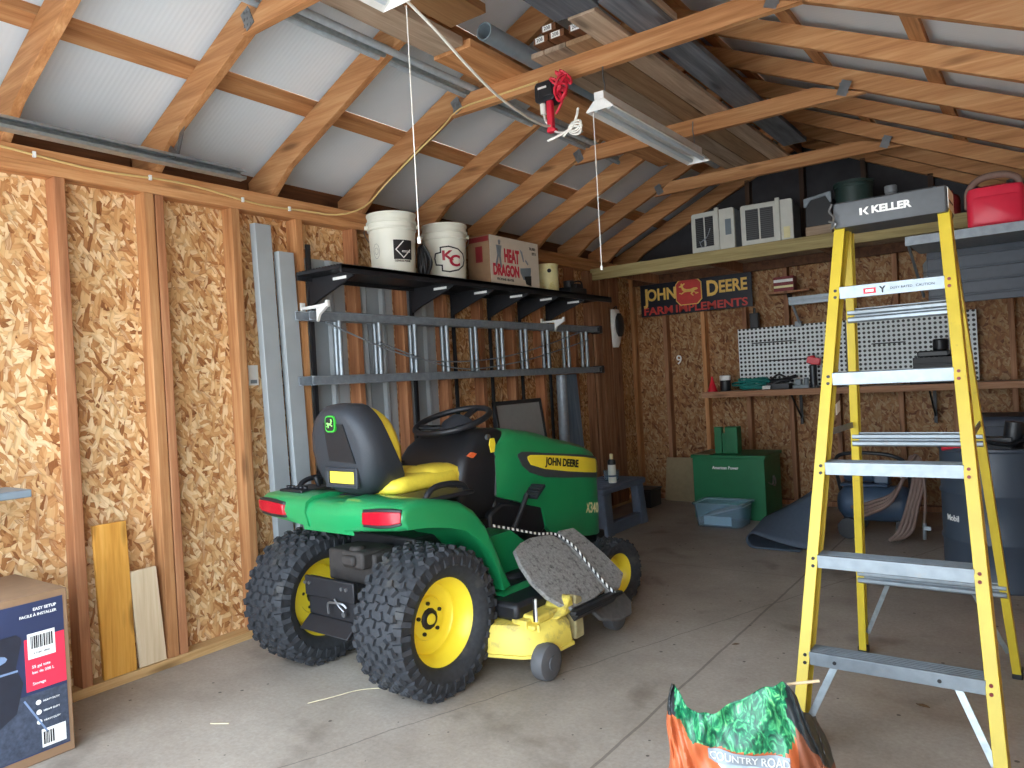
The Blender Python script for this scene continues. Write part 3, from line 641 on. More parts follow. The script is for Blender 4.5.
# tires
def tire(name, u, v, Rr, wd, rimr, sgn, lugs, turn=0.0):
    o_ = (0,0,0); hw = wd/2
    mb = MB()
    prof = [(rimr,-hw*0.72),(rimr+0.012,-hw*0.86),(rimr+(Rr-rimr)*0.45,-hw*1.0),(Rr*0.90,-hw*0.97),(Rr*0.955,-hw*0.80),(Rr*0.972,-hw*0.4),(Rr*0.975,0),(Rr*0.972,hw*0.4),(Rr*0.955,hw*0.80),(Rr*0.90,hw*0.97),(rimr+(Rr-rimr)*0.45,hw*1.0),(rimr+0.012,hw*0.86),(rimr,hw*0.72)]
    mb.lathe(prof,o_,'x',56,loop=True)
    rg = random.Random(5)
    def block(a, x, ln, w_, h, tw=0.0, tilt=0.0, rad=None):
        # chunky knob: direction at angle a around the axle
        rad = rad or Rr*0.968
        er = Vector((0,cos(a),sin(a))); et = Vector((0,-sin(a),cos(a))); ex = Vector((1,0,0))
        n_ = (er*cos(tilt)+ex*sin(tilt)); x2 = (ex*cos(tilt)-er*sin(tilt))
        t2 = et*cos(tw)+x2*sin(tw); w2 = x2*cos(tw)-et*sin(tw)
        c = er*rad + ex*x
        P = []
        for k,sc in ((0,1.0),(1,0.8)):
            for p,q in ((-1,-1),(1,-1),(1,1),(-1,1)):
                P.append(c + n_*(h*k-0.004) + t2*(p*ln/2*sc) + w2*(q*w_/2*sc))
        mb.add(P,[(4,5,6,7),(0,1,5,4),(1,2,6,5),(2,3,7,6),(3,0,4,7)])
    for k in range(lugs):
        a = 2*pi*k/lugs
        for r_ in range(-3,4):
            x = r_*wd*0.128
            block(a+((0.5 if r_%2 else 0.0)+rg.uniform(-.06,.06))*2*pi/lugs, x, Rr*rg.uniform(0.10,0.125), wd*rg.uniform(0.095,0.115), Rr*0.055, (0.35 if r_%2 else -0.35)+rg.uniform(-.3,.3))
        for s_ in (-1,1):
            block(a+0.25*2*pi/lugs, s_*hw*0.90, Rr*0.11, wd*0.16, Rr*0.04, 0.0, s_*0.55, Rr*0.925)
            block(a+0.75*2*pi/lugs, s_*hw*0.985, Rr*0.085, wd*0.20, Rr*0.03, 0.0, s_*1.25, Rr*0.83)
    t = mb.build(name, RUB, TR, (u,v,Rr*0.975), smooth=35); t.rotation_euler = (0,0,turn)
    # rim: deep dish on the outer side (sgn)
    s_ = sgn; rr = rimr
    rp = [(rr+0.010,-hw*0.80),(rr+0.014,-hw*0.74),(rr-0.002,-hw*0.66),(rr-0.014,-hw*0.45),(rr-0.03,-hw*0.2),(rr-0.034,hw*0.05),(rr*0.80,hw*0.12),(rr*0.50,hw*0.02),(rr*0.36,hw*0.10),(0.0,hw*0.10)]
    rp2 = [(rr+0.010,hw*0.80),(rr+0.014,hw*0.74),(rr-0.002,hw*0.66),(rr-0.016,hw*0.45),(rr-0.03,hw*0.25),(rr-0.036,hw*0.06)]
    m2 = MB()
    def open_lathe(profile):
        rows=[]
        for r_,h in profile: rows.append([(h, r_*cos(2*pi*j/40), r_*sin(2*pi*j/40)) for j in range(40)])
        m2.rings(rows, True, False)
    open_lathe([(r_, -s_*h) for r_,h in rp2]); open_lathe([(r_, s_*h) for r_,h in rp2]+[(rr*0.82,s_*hw*0.02),(rr*0.78,-s_*hw*0.06),(rr*0.52,-s_*hw*0.10),(rr*0.48,s_*hw*0.0),(rr*0.30,s_*hw*0.02),(0.001,s_*hw*0.02)])
    rim = m2.build('wheel_rim', YEL, t, smooth=50)
    hb = MB(); hx = s_*hw*0.02
    hb.lathe([(rr*0.20,hx),(rr*0.20,hx+s_*0.012),(rr*0.16,hx+s_*0.014),(rr*0.15,hx+s_*0.004),(0.001,hx+s_*0.004)],o_,'x',20)
    for k in range(5):
        a = 2*pi*k/5+0.4; c = (hx, rr*0.36*cos(a), rr*0.36*sin(a)); hb.cyl((hx-s_*0.002,c[1],c[2]),(hx+s_*0.010,c[1],c[2]),rr*0.045,6)
    hb.build('hub_cap', BLK, t, smooth=40)
    MB().lathe([(rr*0.145,hx+s_*0.0045),(rr*0.12,hx+s_*0.018),(0.001,hx+s_*0.02)],o_,'x',20).build('hub_cover', YEL, t, smooth=40)
    return t
tire('rear_tire', 0.385, 0.0, 0.308, 0.265, 0.180, 1, 30)
tire('rear_tire', -0.385, 0.0, 0.308, 0.265, 0.180, -1, 30)
tire('front_tire', 0.46, 1.335, 0.192, 0.15, 0.112, 1, 20, -0.12)
tire('front_tire', -0.46, 1.335, 0.192, 0.15, 0.112, -1, 20, -0.12)

# chassis and rear gear case
MB().box(-0.15,0.15,-0.16,1.50,0.24,0.42).box(-0.20,0.20,0.55,1.45,0.30,0.47).box(-0.38,0.38,1.29,1.37,0.16,0.23).cyl((-0.40,0,0.30),(0.40,0,0.30),0.045,12).box(-0.22,0.22,0.1,0.8,0.30,0.60).box(-0.07,0.07,1.30,1.40,0.2,0.36).build('chassis', BLK, TR, bevel=0.01)
gc = MB().box(0.0,0.14,-0.13,0.06,0.50,0.575).box(0.02,0.10,-0.15,-0.10,0.515,0.56).cyl((0.05,-0.08,0.56),(0.05,-0.08,0.59),0.035,14).box(-0.16,0.16,-0.08,0.1,0.42,0.56)
gc.build('gear_case', plain('gear_case_brown',rgb(52,47,44),0.7,var=0.25), TR, bevel=0.012)
HY=0.085
hp = MB().box(-0.16,0.16,-0.285,-0.265,0.335,0.50).box(-0.165,0.165,-0.30,-0.285,0.42,0.505)
hp.add([(-0.16,-0.285,0.335),(0.16,-0.285,0.335),(0.16,-0.345,0.285),(-0.16,-0.345,0.285),(-0.16,-0.265,0.33),(0.16,-0.265,0.33),(0.16,-0.325,0.275),(-0.16,-0.325,0.275)],[(0,1,2,3),(4,5,6,7),(0,3,7,4),(1,2,6,5),(2,3,7,6),(0,1,5,4)])
HP = hp.build('hitch_plate', BLK, TR, (0.01,HY,-0.035), bevel=0.004)
MB().tube(sm([(0.0,-0.305,0.36),(0.005,-0.31,0.405),(0.045,-0.315,0.415),(0.10,-0.31,0.415),(0.12,-0.305,0.40)]),0.005,6).tube(sm([(0.05,-0.31,0.43),(0.085,-0.315,0.405),(0.11,-0.31,0.385)]),0.004,6).cyl((0.10,-0.30,0.37),(0.10,-0.308,0.37),0.012,8).build('hitch_pin', STEEL, HP, smooth=50)
pp_ = MB()
for x in (-0.16,-0.13,0.09,0.12): pp_.cyl((x,-0.30,0.475),(x,-0.306,0.475),0.008,8)
pp_.build('bolt_heads', STEEL, HP)

# fenders and seat deck, one green moulding
top = [(-0.205,0.715),(-0.222,0.75),(-0.212,0.79),(-0.175,0.812),(-0.08,0.818),(0.04,0.80),(0.14,0.772),(0.22,0.725),(0.29,0.65),(0.345,0.55),(0.40,0.43),(0.445,0.335)]
bot = [(0.375,0.335),(0.338,0.44),(0.29,0.525),(0.225,0.592),(0.145,0.645),(0.05,0.675),(-0.06,0.695),(-0.13,0.702),(-0.18,0.705)]
fb = MB()
def inset(P, d):
    """move every corner of a closed outline inwards by d along its averaged normal"""
    out = []; n = len(P)
    A_ = sum(P[k][0]*P[(k+1)%n][1]-P[(k+1)%n][0]*P[k][1] for k in range(n)); sg = 1 if A_ > 0 else -1
    for k in range(n):
        (ax,ay),(bx,by),(cx,cy) = P[k-1],P[k],P[(k+1)%n]
        e1 = Vector((bx-ax,by-ay)).normalized(); e2 = Vector((cx-bx,cy-by)).normalized()
        m_ = Vector((-(e1.y+e2.y), e1.x+e2.x))*sg
        if m_.length < 1e-4: m_ = Vector((-e1.y,e1.x))*sg
        m_.normalize(); q = 1.0 if k < 12 else 0.12; out.append((bx+m_.x*d*q, by+m_.y*d*q))
    return out
def fender(u0, u1):
    """arched fender between inner and outer u; rounded outer edge, rear lip rising towards the corner"""
    rows = []; rr_ = 0.045; sg = 1 if u1 > u0 else -1
    for t in [0.0,0.45,0.85]+[1+0.1*q for q in range(1,7)]:
        if t <= 0.85: u_, d_, tt = u0+(u1-sg*rr_-u0)*t/0.85, 0.0, t
        else: a = (t-1)/0.6*pi/2; u_, d_, tt = u1-sg*rr_+sg*rr_*sin(a), 0.034*(1-cos(a)), 1.0
        k = -0.03+0.034*tt
        P = [(v_, w_+(k if v_ < -0.2 and w_ < 0.72 else 0.0)) for v_,w_ in top]+[(v_, w_+k*min(1,max(0,(-v_-0.03)/0.12))) for v_,w_ in bot]
        rows.append([(u_, v_, w_) for v_,w_ in inset(P, d_)])
    fb.rings(rows)
fender(0.12,0.49); fender(-0.12,-0.49)
fb.prism([(-0.19,0.665),(-0.212,0.745),(-0.198,0.782),(-0.165,0.797),(-0.08,0.80),(0.10,0.785),(0.26,0.73),(0.34,0.62),(0.40,0.45),(0.43,0.33),(0.38,0.33),(0.34,0.46),(0.27,0.62),(0.2,0.68),(-0.19,0.68)],'x',-0.171,0.171)
# foot boards
fb.prism([(0.40,0.33),(0.45,0.55),(0.60,0.555),(0.72,0.47),(0.76,0.33)],'x',0.20,0.36)
for s_ in (-1,1): fb.prism([(s_*0.17,0.27),(s_*0.50,0.27),(s_*0.505,0.30),(s_*0.47,0.325),(s_*0.17,0.325)],'y',0.37,1.03)
FD = fb.build('fender_deck', GRN, TR, smooth=50)
for s_ in (-1,1):
    MB().box(min(s_*0.20,s_*0.45),max(s_*0.20,s_*0.45),0.43,1.0,0.3255,0.333).build('foot_mat', BLKP, TR)
    # tail lamps wrapped round the rear corners
    def lens(scale, d):
        rows = []
        for (cu,cv,cw,hu,hw) in ((0.27,-0.223,0.752,0,0.030),(0.36,-0.222,0.757,0,0.034),(0.435,-0.221,0.762,0,0.032),(0.480,-0.206,0.766,0,0.026)):
            h_ = hw*scale
            rows.append([(s_*(cu), cv-d*0.9, cw-h_),(s_*(cu+d*0.5), cv-d, cw+h_*0.9),(s_*(cu-0.03), cv+0.05, cw+h_*0.8),(s_*(cu-0.03), cv+0.05, cw-h_)])
        return MB().rings(rows)
    bz = lens(1.25,0.002).build('lamp_bezel', BLKP, TR, bevel=0.004)
    lens(0.86,0.008).build('tail_lamp', REDL, bz, bevel=0.004)
    # side consoles on the fenders
    cs = MB().box(min(s_*0.23,s_*0.46),max(s_*0.23,s_*0.46),-0.06,0.25,0.79,0.81)
    k = cs.build('fender_console', BLKP, TR, bevel=0.008)
    MB().tube(sm([(s_*0.43,-0.03,0.80),(s_*0.435,0.0,0.835),(s_*0.435,0.06,0.85),(s_*0.435,0.16,0.845),(s_*0.43,0.215,0.825),(s_*0.425,0.235,0.79)]),0.013,8).build('grab_handle', BLKP, k, smooth=60)
lv = MB().box(-0.42,-0.25,-0.14,0.03,0.80,0.825)
for q in range(5): lv.cyl((-0.40+q*0.032,-0.10,0.825),(-0.40+q*0.032,-0.10,0.838),0.012,8)
lv.cyl((-0.30,0.0,0.81),(-0.30,-0.02,0.87),0.012,8).build('control_levers', BLKP, TR, bevel=0.004)

# seat
ST = MB(); NB = 28
def oval(hw_t, hw_m, hw_b, z0, z1, yy, sc=1.0, lean=0.0, wrap=0.0):
    """rounded shield outline in the x-z plane; y may recline with height"""
    out = []
    for k in range(NB):
        a = 2*pi*k/NB; c_, s__ = cos(a), sin(a)
        x_ = abs(c_)**0.55*(1 if c_ >= 0 else -1); z_ = abs(s__)**0.62*(1 if s__ >= 0 else -1)
        hw_ = hw_m + (hw_t-hw_m)*max(0,z_)**1.5 + (hw_b-hw_m)*max(0,-z_)**1.5
        zz = (z0+z1)/2 + z_*(z1-z0)/2*sc
        out.append((x_*hw_*sc, yy - lean*(zz-z0) + wrap*max(0.0,min(1.0,(1.03-zz)/0.16)), zz))
    return out
rows = [oval(.15,.212,.18,0.80,1.215,-0.090,0.70,0.16),oval(.15,.212,.18,0.80,1.215,-0.080,0.86,0.16),oval(.15,.212,.18,0.80,1.215,-0.045,0.97,0.16),oval(.15,.212,.18,0.80,1.215,0.000,1.0,0.16),oval(.15,.212,.18,0.80,1.215,0.045,0.985,0.16,0.075)]
SB = ST.rings(rows).build('seat_back_shell', SEATP, TR, smooth=65)
MB().rings([oval(.14,.20,.17,0.82,1.205,0.047,0.95,0.16),oval(.14,.20,.17,0.82,1.20,0.095,0.94,0.16),oval(.14,.20,.17,0.82,1.20,0.127,0.84,0.16),oval(.14,.20,.17,0.82,1.20,0.135,0.6,0.16)]).build('back_cushion', YSEAT, SB, smooth=65)
# recess with emblem, slot showing the yellow cushion
rc = MB(); zr = lambda z: -0.091-0.16*(z-0.80)
rc.add([(-0.055,zr(1.12)-0.004,1.135),(0.075,zr(1.12)-0.004,1.125),(0.115,zr(0.96)-0.004,0.955),(-0.06,zr(0.96)-0.004,0.965),(-0.055,zr(1.12)+0.01,1.135),(0.075,zr(1.12)+0.01,1.125),(0.115,zr(0.96)+0.01,0.955),(-0.06,zr(0.96)+0.01,0.965)],[(0,1,2,3),(4,5,6,7),(0,1,5,4),(1,2,6,5),(2,3,7,6),(3,0,4,7)])
rc.build('back_panel', BLKP, SB)
MB().box(-0.075,0.10,zr(0.9)-0.006,zr(0.9)+0.01,0.862,0.922).build('slot_cushion', YSEAT, SB, bevel=0.006)
sl_ = MB()
for (a,b,c,d) in ((-0.095,0.12,0.917,0.935),(-0.095,0.12,0.845,0.865),(-0.095,-0.072,0.85,0.93),(0.098,0.122,0.85,0.93)): sl_.box(a,b,zr(0.9)-0.014,zr(0.9)+0.004,c,d)
sl_.build('slot_frame', SEATP, SB, bevel=0.005)
emb_y = zr(1.125)-0.006
eb = MB().prism([(x+0.0,z+1.128) for x,z in rrect(0.066,0.072,0.02)],'y',emb_y-0.004,emb_y+0.01)
EB = eb.build('seat_emblem', plain('emblem_green',rgb(60,180,60),0.4), SB)
MB().prism([(x,z+1.128) for x,z in rrect(0.054,0.06,0.016)],'y',emb_y-0.0055,emb_y-0.0041).build('emblem_field', INK, EB)
DEER = [(-.50,.02),(-.44,.12),(-.30,.13),(-.10,.06),(.10,.08),(.22,.14),(.28,.26),(.24,.36),(.16,.42),(.20,.48),(.30,.40),(.33,.50),(.40,.42),(.38,.34),(.50,.28),(.47,.23),(.36,.22),(.33,.06),(.24,-.06),(.36,-.16),(.46,-.12),(.49,-.16),(.36,-.25),(.20,-.12),(.02,-.12),(-.16,-.12),(-.10,-.26),(-.22,-.40),(-.28,-.38),(-.19,-.26),(-.28,-.14),(-.40,-.24),(-.50,-.20),(-.52,-.25),(-.38,-.31),(-.30,-.06),(-.42,-.02)]
MB().rings([[(-x*0.0+x*0.042, y, 1.128+z*0.046) for x,z in DEER] for y in (emb_y-0.007,emb_y-0.0056)]).build('emblem_deer', plain('emblem_deer_green',rgb(150,226,120),0.4), EB)
# seat pan
MB().rings([[(x,y-0.0,z) for x,y in rrect(0.46,0.46,0.08)] for z in (0.765,0.80)]).build('seat_pan', SEATP, TR, (0,0.20,0), bevel=0.01)
rows = []
for sc,z in ((0.92,0.80),(1.0,0.815),(1.0,0.835),(0.95,0.862),(0.80,0.872),(0.4,0.866)): rows.append([(x*sc,y*sc,z+0.02*(y+0.22)*0.5) for x,y in rrect(0.44,0.46,0.09,6)])
MB().rings(rows).build('seat_cushion', YSEAT, TR, (0,0.23,0), smooth=60)
rows = []
for sc,z in ((1.0,0.80),(1.0,0.835),(0.9,0.868),(0.5,0.885)): rows.append([(x*sc,y*sc,z) for x,y in rrect(0.22,0.26,0.06,5)])
MB().rings(rows).build('cushion_bolster', YSEAT, TR, (0.10,0.36,0.01), smooth=60)

# dash tower and steering
ds = MB()
secs = [(0.30,0.16,0.30,0.70),(0.55,0.17,0.36,0.70),(0.70,0.225,0.40,0.70),(0.82,0.235,0.41,0.72),(0.90,0.235,0.43,0.74),(0.96,0.225,0.48,0.78),(1.015,0.20,0.56,0.80),(1.035,0.17,0.60,0.78)]
rows = []
for w_,hu,v0,v1 in secs: rows.append([(x,y+(v0+v1)/2,w_) for x,y in rrect(2*hu,v1-v0,0.05,4)])
DS = ds.rings(rows).build('dash_tower', BLKP, TR, smooth=40)
MB().prism([(0.46,0.925),(0.49,0.94),(0.52,0.93),(0.49,0.912)],'x',0.228,0.245).build('hazard_switch', plain('orange_switch',rgb(230,110,60),0.4), DS)
MB().cyl((0.22,0.625,1.0),(0.236,0.625,1.0),0.014,12).build('key_switch', STEEL, DS, smooth=40)
MB().prism([(0.612,0.995),(0.645,0.995),(0.652,0.965),(0.64,0.925),(0.612,0.925),(0.602,0.965)],'x',0.251,0.255).build('key_tag', YEL, DS, bevel=0.004)
MB().box(-0.30,-0.17,0.36,0.48,0.82,0.90).cyl((-0.26,0.40,0.88),(-0.30,0.34,0.93),0.012,8).build('dash_levers', BLKP, DS, bevel=0.006)
tw = Matrix.Rotation(R(16),3,'X'); cw_ = Vector((0,0.62,1.085))
def W(p): return cw_ + tw@Vector(p)
sw = MB().tube([W((0.195*cos(2*pi*k/36),0.195*sin(2*pi*k/36),0)) for k in range(36)],0.0155,10,loop=True)
SW = sw.build('steering_wheel', BLKP, TR, smooth=60)
sp_ = MB()
for a in (R(90),R(210),R(330)): sp_.beam(W((0.03*cos(a),0.03*sin(a),-0.03)),W((0.19*cos(a),0.19*sin(a),-0.002)),0.045,0.014,tw@Vector((0,0,1)))
sp_.build('wheel_spokes', BLKP, SW, bevel=0.004)
MB().tube([W((0,0,-0.01)),W((0,0,-0.035)),W((0,0,-0.05)),W((0,0.0,-0.13))],[0.05,0.058,0.06,0.035],16).build('column_cover', BLKP, SW, smooth=50)
MB().tube([W((0.0,0.08,-0.035)),W((0.0,0.03,-0.07)),W((0,-0.02,-0.10))],[0.07,0.10,0.09],16).build('instrument_hood', SEATP, DS, smooth=50)

# hood: lofted half-profiles
def hood_sec(v, hw_, ht, hs, hb):
    """from lower right round the crown to lower left"""
    half = [(hw_*0.985,hb),(hw_,hb+(hs-hb)*0.35),(hw_*1.0,hb+(hs-hb)*0.75),(hw_*0.985,hs),(hw_*0.95,hs+(ht-hs)*0.45),(hw_*0.80,hs+(ht-hs)*0.78),(hw_*0.5,hs+(ht-hs)*0.95),(0,ht)]
    R_ = [(x,v,z) for x,z in half]; L_ = [(-x,v,z) for x,z in half[:-1]][::-1]
    return R_+L_
HS = [(0.66,.235,.962,.93,.70),(0.72,.245,.998,.942,.68),(0.80,.249,1.035,.95,.655),(0.90,.25,1.025,.935,.62),(1.02,.25,1.005,.915,.585),(1.05,.25,1.0,.91,.48),(1.10,.25,0.99,.90,.43),(1.20,.25,0.955,.885,.40),(1.35,.247,0.925,.855,.37),(1.48,.243,0.89,.825,.345),(1.57,.236,0.855,.795,.335),(1.615,.222,0.82,.765,.335),(1.64,.205,0.785,.735,.345),(1.652,.17,0.74,.69,.37)]
hm = MB().rings([hood_sec(*s_) for s_ in HS], True, False)
n = 15; hm.f.append(tuple((len(HS)-1)*n+i for i in range(n))); hm.m.append(0)
HD = hm.build('hood', GRN, TR, smooth=42)
# rear rim and hood underside
MB().rings([hood_sec(0.648,.22,.952,.925,.72),hood_sec(0.662,.237,.964,.932,.70)],True,True).build('hood_gasket', BLKP, HD)
def side(v, d=0.0):
    for a,b in zip(HS,HS[1:]):
        if a[0] <= v <= b[0]: t=(v-a[0])/(b[0]-a[0]); return a[1]+(b[1]-a[1])*t+d
    return HS[-1][1]
def panel(up, lo, d, th):
    """side panel following the hood: matching upper/lower (v,w) polylines"""
    rows = []
    for (v0,w0),(v1,w1) in zip(up,lo): rows.append([(side(v0,d-0.006),v0,w0),(side(v0,d+th),v0,w0),(side(v1,d+th),v1,w1),(side(v1,d-0.006),v1,w1)])
    return MB().rings(rows)
for s_ in (1,-1):
    up = [(0.83,.893),(0.86,.902),(0.92,.896),(1.05,.877),(1.25,.850),(1.45,.822),(1.57,.800),(1.615,.785),(1.64,.765)]
    lo = [(0.83,.880),(0.86,.830),(0.92,.788),(1.05,.745),(1.25,.715),(1.45,.690),(1.57,.672),(1.615,.668),(1.64,.668)]
    pm = panel(up, lo, 0.0, 0.004)
    yu = [(0.905,.872),(0.93,.878),(1.05,.864),(1.25,.838),(1.45,.808),(1.57,.786),(1.63,.768)]
    yl = [(0.905,.858),(0.93,.826),(1.05,.790),(1.25,.752),(1.45,.720),(1.57,.703),(1.63,.698)]
    ym = panel(yu, yl, 0.004, 0.003)
    if s_ < 0:
        for q in (pm,ym): q.v = [(-x,y,z) for x,y,z in q.v]
    ps = pm.build('side_panel', plain('panel_grey',rgb(62,66,68),0.4) if s_ > 0 else BLKP, HD, smooth=40)
    ym.build('yellow_stripe', YEL, ps, smooth=40)
    fw = Vector((0,s_*1.0,-0.165*s_)).normalized(); upv = Vector((0,0.165,1)).normalized()
    MB().text('JOHN DEERE',(s_*(side(1.2)+0.0085),1.215,0.803),fw,upv,0.058,sx=0.95,bold=0.032).build('hood_lettering', INK, ps)
    MB().text('X340',(s_*(side(1.5)+0.001),1.515,0.50),fw,(0,0.1,1),0.085,sx=0.72,bold=0.012).build('model_lettering', CREAM, HD)
# headlamps and grille at the nose
MB().box(-0.17,0.17,1.645,1.662,0.42,0.60).build('front_grille', BLKP, HD, bevel=0.006)
for s_ in (-1,1): MB().box(s_*0.11-0.055,s_*0.11+0.055,1.630,1.658,0.64,0.71).build('head_lamp', WHITE, HD, bevel=0.012)
MB().box(-0.22,0.22,1.60,1.68,0.24,0.345).build('front_bumper', BLK, TR, bevel=0.012)
# engine side, black shroud under the hood's rear
MB().box(-0.215,0.215,0.66,1.10,0.40,0.72).box(-0.20,0.20,1.0,1.55,0.36,0.60).prism([(0.60,0.62),(0.70,0.66),(1.03,0.60),(1.06,0.47),(0.98,0.42),(0.60,0.42)],'x',0.19,0.236).build('engine_shroud', BLK, TR, bevel=0.015)
# pedals on the right foot board
PD = MB().tube(sm([(0.33,0.62,0.50),(0.34,0.68,0.58),(0.35,0.76,0.70)]),0.013,8).tube(sm([(0.30,0.60,0.33),(0.33,0.62,0.50)]),0.013,8).build('pedal_arm', BLK, TR, smooth=50)
pm = Matrix.Rotation(R(35),3,'X'); pb = MB().obox((0.36,0.81,0.71),(0.085,0.095,0.016),pm)
for k in range(4): pb.obox(Vector((0.36,0.81,0.71))+pm@Vector((0,-0.035+k*0.023,0.010)),(0.075,0.009,0.010),pm)
pb.build('pedal_pad', BLKP, PD, bevel=0.003)
rp = MB()
for k in range(3): rp.obox((0.42,0.92+k*0.05,0.38+0.015*k),(0.10,0.035,0.05),Matrix.Rotation(R(20),3,'X')).cyl((0.40,0.90+k*0.05,0.36),(0.44,0.92+k*0.05,0.44),0.011,8)
rp.build('reverse_pedal', BLKP, TR, bevel=0.005)

# mower deck
DK = MB()
dk = [(-0.56,0.42),(-0.50,0.26),(-0.30,0.20),(0.0,0.26),(0.30,0.22),(0.52,0.215),(0.66,0.265),(0.735,0.335),(0.745,0.52),(0.70,0.56),(0.57,0.60),(0.55,0.86),(0.40,1.02),(0.0,1.06),(-0.40,1.0),(-0.56,0.80)]
def shr(P, k, cx=0.08, cy=0.6): return [(cx+(x-cx)*k, cy+(y-cy)*k) for x,y in P]
rows = [[(x,y,0.098) for x,y in shr(dk,1.02)],[(x,y,0.11) for x,y in shr(dk,1.02)],[(x,y,0.11) for x,y in dk],[(x,y,0.19) for x,y in shr(dk,.985)],[(x,y,0.225) for x,y in shr(dk,.94)],[(x,y,0.235) for x,y in shr(dk,.7)]]
DKO = DK.rings(rows).build('mower_deck', YELD, TR, smooth=40)
cov = MB().box(0.45,0.70,0.34,0.54,0.225,0.258).prism([(0.43,0.225),(0.48,0.245),(0.53,0.30),(0.555,0.305),(0.565,0.225)],'x',0.62,0.735)
cov.build('deck_cover', YELD, DKO, bevel=0.012)
ga = MB().box(0.585,0.665,0.30,0.42,0.15,0.245).beam((0.64,0.335,0.215),(0.70,0.335,0.215),0.05,0.02).beam((0.695,0.335,0.225),(0.695,0.335,0.07),0.03,0.012,(0,1,0))
ga.build('wheel_bracket', YELD, DKO, bevel=0.006)
MB().prism([(0.56,0.10),(0.635,0.10),(0.625,0.28),(0.57,0.30)],'x',0.60,0.738).build('discharge_plate', plain('caked_plate',rgb(168,156,112),0.7,var=0.2,scale=30,bump=0.2), DKO, bevel=0.008)
MB().cyl((0.69,0.335,0.24),(0.69,0.335,0.335),0.010,10).build('height_pin', ROPE, DKO, smooth=40)
MB().lathe([(0.001,-0.035),(0.055,-0.035),(0.074,-0.028),(0.078,-0.012),(0.078,0.012),(0.074,0.028),(0.055,0.035),(0.03,0.036),(0.03,0.042),(0.001,0.042)],(0.735,0.335,0.078),'x',28).build('gauge_wheel', plain('wheel_grey',rgb(86,86,88),0.6,var=0.1), DKO, smooth=40)
MB().lathe([(0.001,-0.035),(0.055,-0.035),(0.074,-0.028),(0.078,-0.012),(0.078,0.012),(0.074,0.028),(0.055,0.035),(0.001,0.036)],(0.66,1.02,0.078),'x',28).build('gauge_wheel', plain('wheel_grey',rgb(86,86,88),0.6,var=0.1), DKO, smooth=40)
MB().box(0.30,0.62,0.30,0.90,0.23,0.31).cyl((0.35,0.6,0.25),(0.35,0.6,0.36),0.07,16).box(-0.3,0.2,0.3,0.9,0.23,0.28).build('belt_cover', BLK, DKO, bevel=0.02)
# raised discharge chute: dusty rubber plates leaning outward
a_, b_ = Vector((0.42,0,0.52)), Vector((0.80,0,0.17)); dn = (b_-a_).normalized(); nn = Vector((0.35,0,0.38)).normalized()
def cp_(u_, v_, d=0.0):
    s_ = (u_-0.42)/(0.80-0.42); p = a_.lerp(b_, s_); return Vector((p.x, v_, p.z)) + nn*d
def slab(P, th, d0=0.0):
    return MB().rings([[cp_(u_,v_,d0) for u_,v_ in P],[cp_(u_,v_,d0+th) for u_,v_ in P]])
P1 = [(.464,.478),(.445,.55),(.438,.626),(.442,.70),(.452,.79),(.487,.825),(.60,.835),(.722,.83),(.735,.68),(.733,.53),(.70,.485),(.66,.448),(.594,.430),(.52,.445)]
CH = slab(P1,0.022).build('discharge_chute', GREY_R, TR, bevel=0.006)
P2 = [(.445,.86),(.452,.985),(.50,1.01),(.60,1.045),(.695,1.055),(.735,.95),(.735,.85),(.60,.845)]
slab(P2,0.03,-0.012).build('chute_flap', GREY_R, CH, bevel=0.006)
slab([(.73,.53),(.735,.84),(.765,.86),(.765,.52)],0.04,-0.01).beam(cp_(.75,.50,0.03),cp_(.755,.90,0.03),0.03,0.02).build('chute_hinge', BLK, CH, bevel=0.005)
MB().rings([[cp_(u_,v_,d) for u_,v_ in [(.735,.72),(.735,1.03),(.785,1.03),(.825,.96),(.825,.86),(.79,.74)]] for d in (-0.06,-0.04)]).build('rubber_skirt', plain('dusty_black',rgb(84,82,80),0.8,var=0.2,scale=40), CH, bevel=0.005)
MB().tube(sm([(0.45,0.37,0.625),(0.45,0.526,0.578),(0.455,0.70,0.525),(0.47,0.82,0.50),cp_(.53,.86,0.028),cp_(.62,.855,0.026),cp_(.71,.85,0.03),cp_(.75,.85,0.035)]),0.0062,8).build('chute_rope', ROPE, CH, smooth=60)
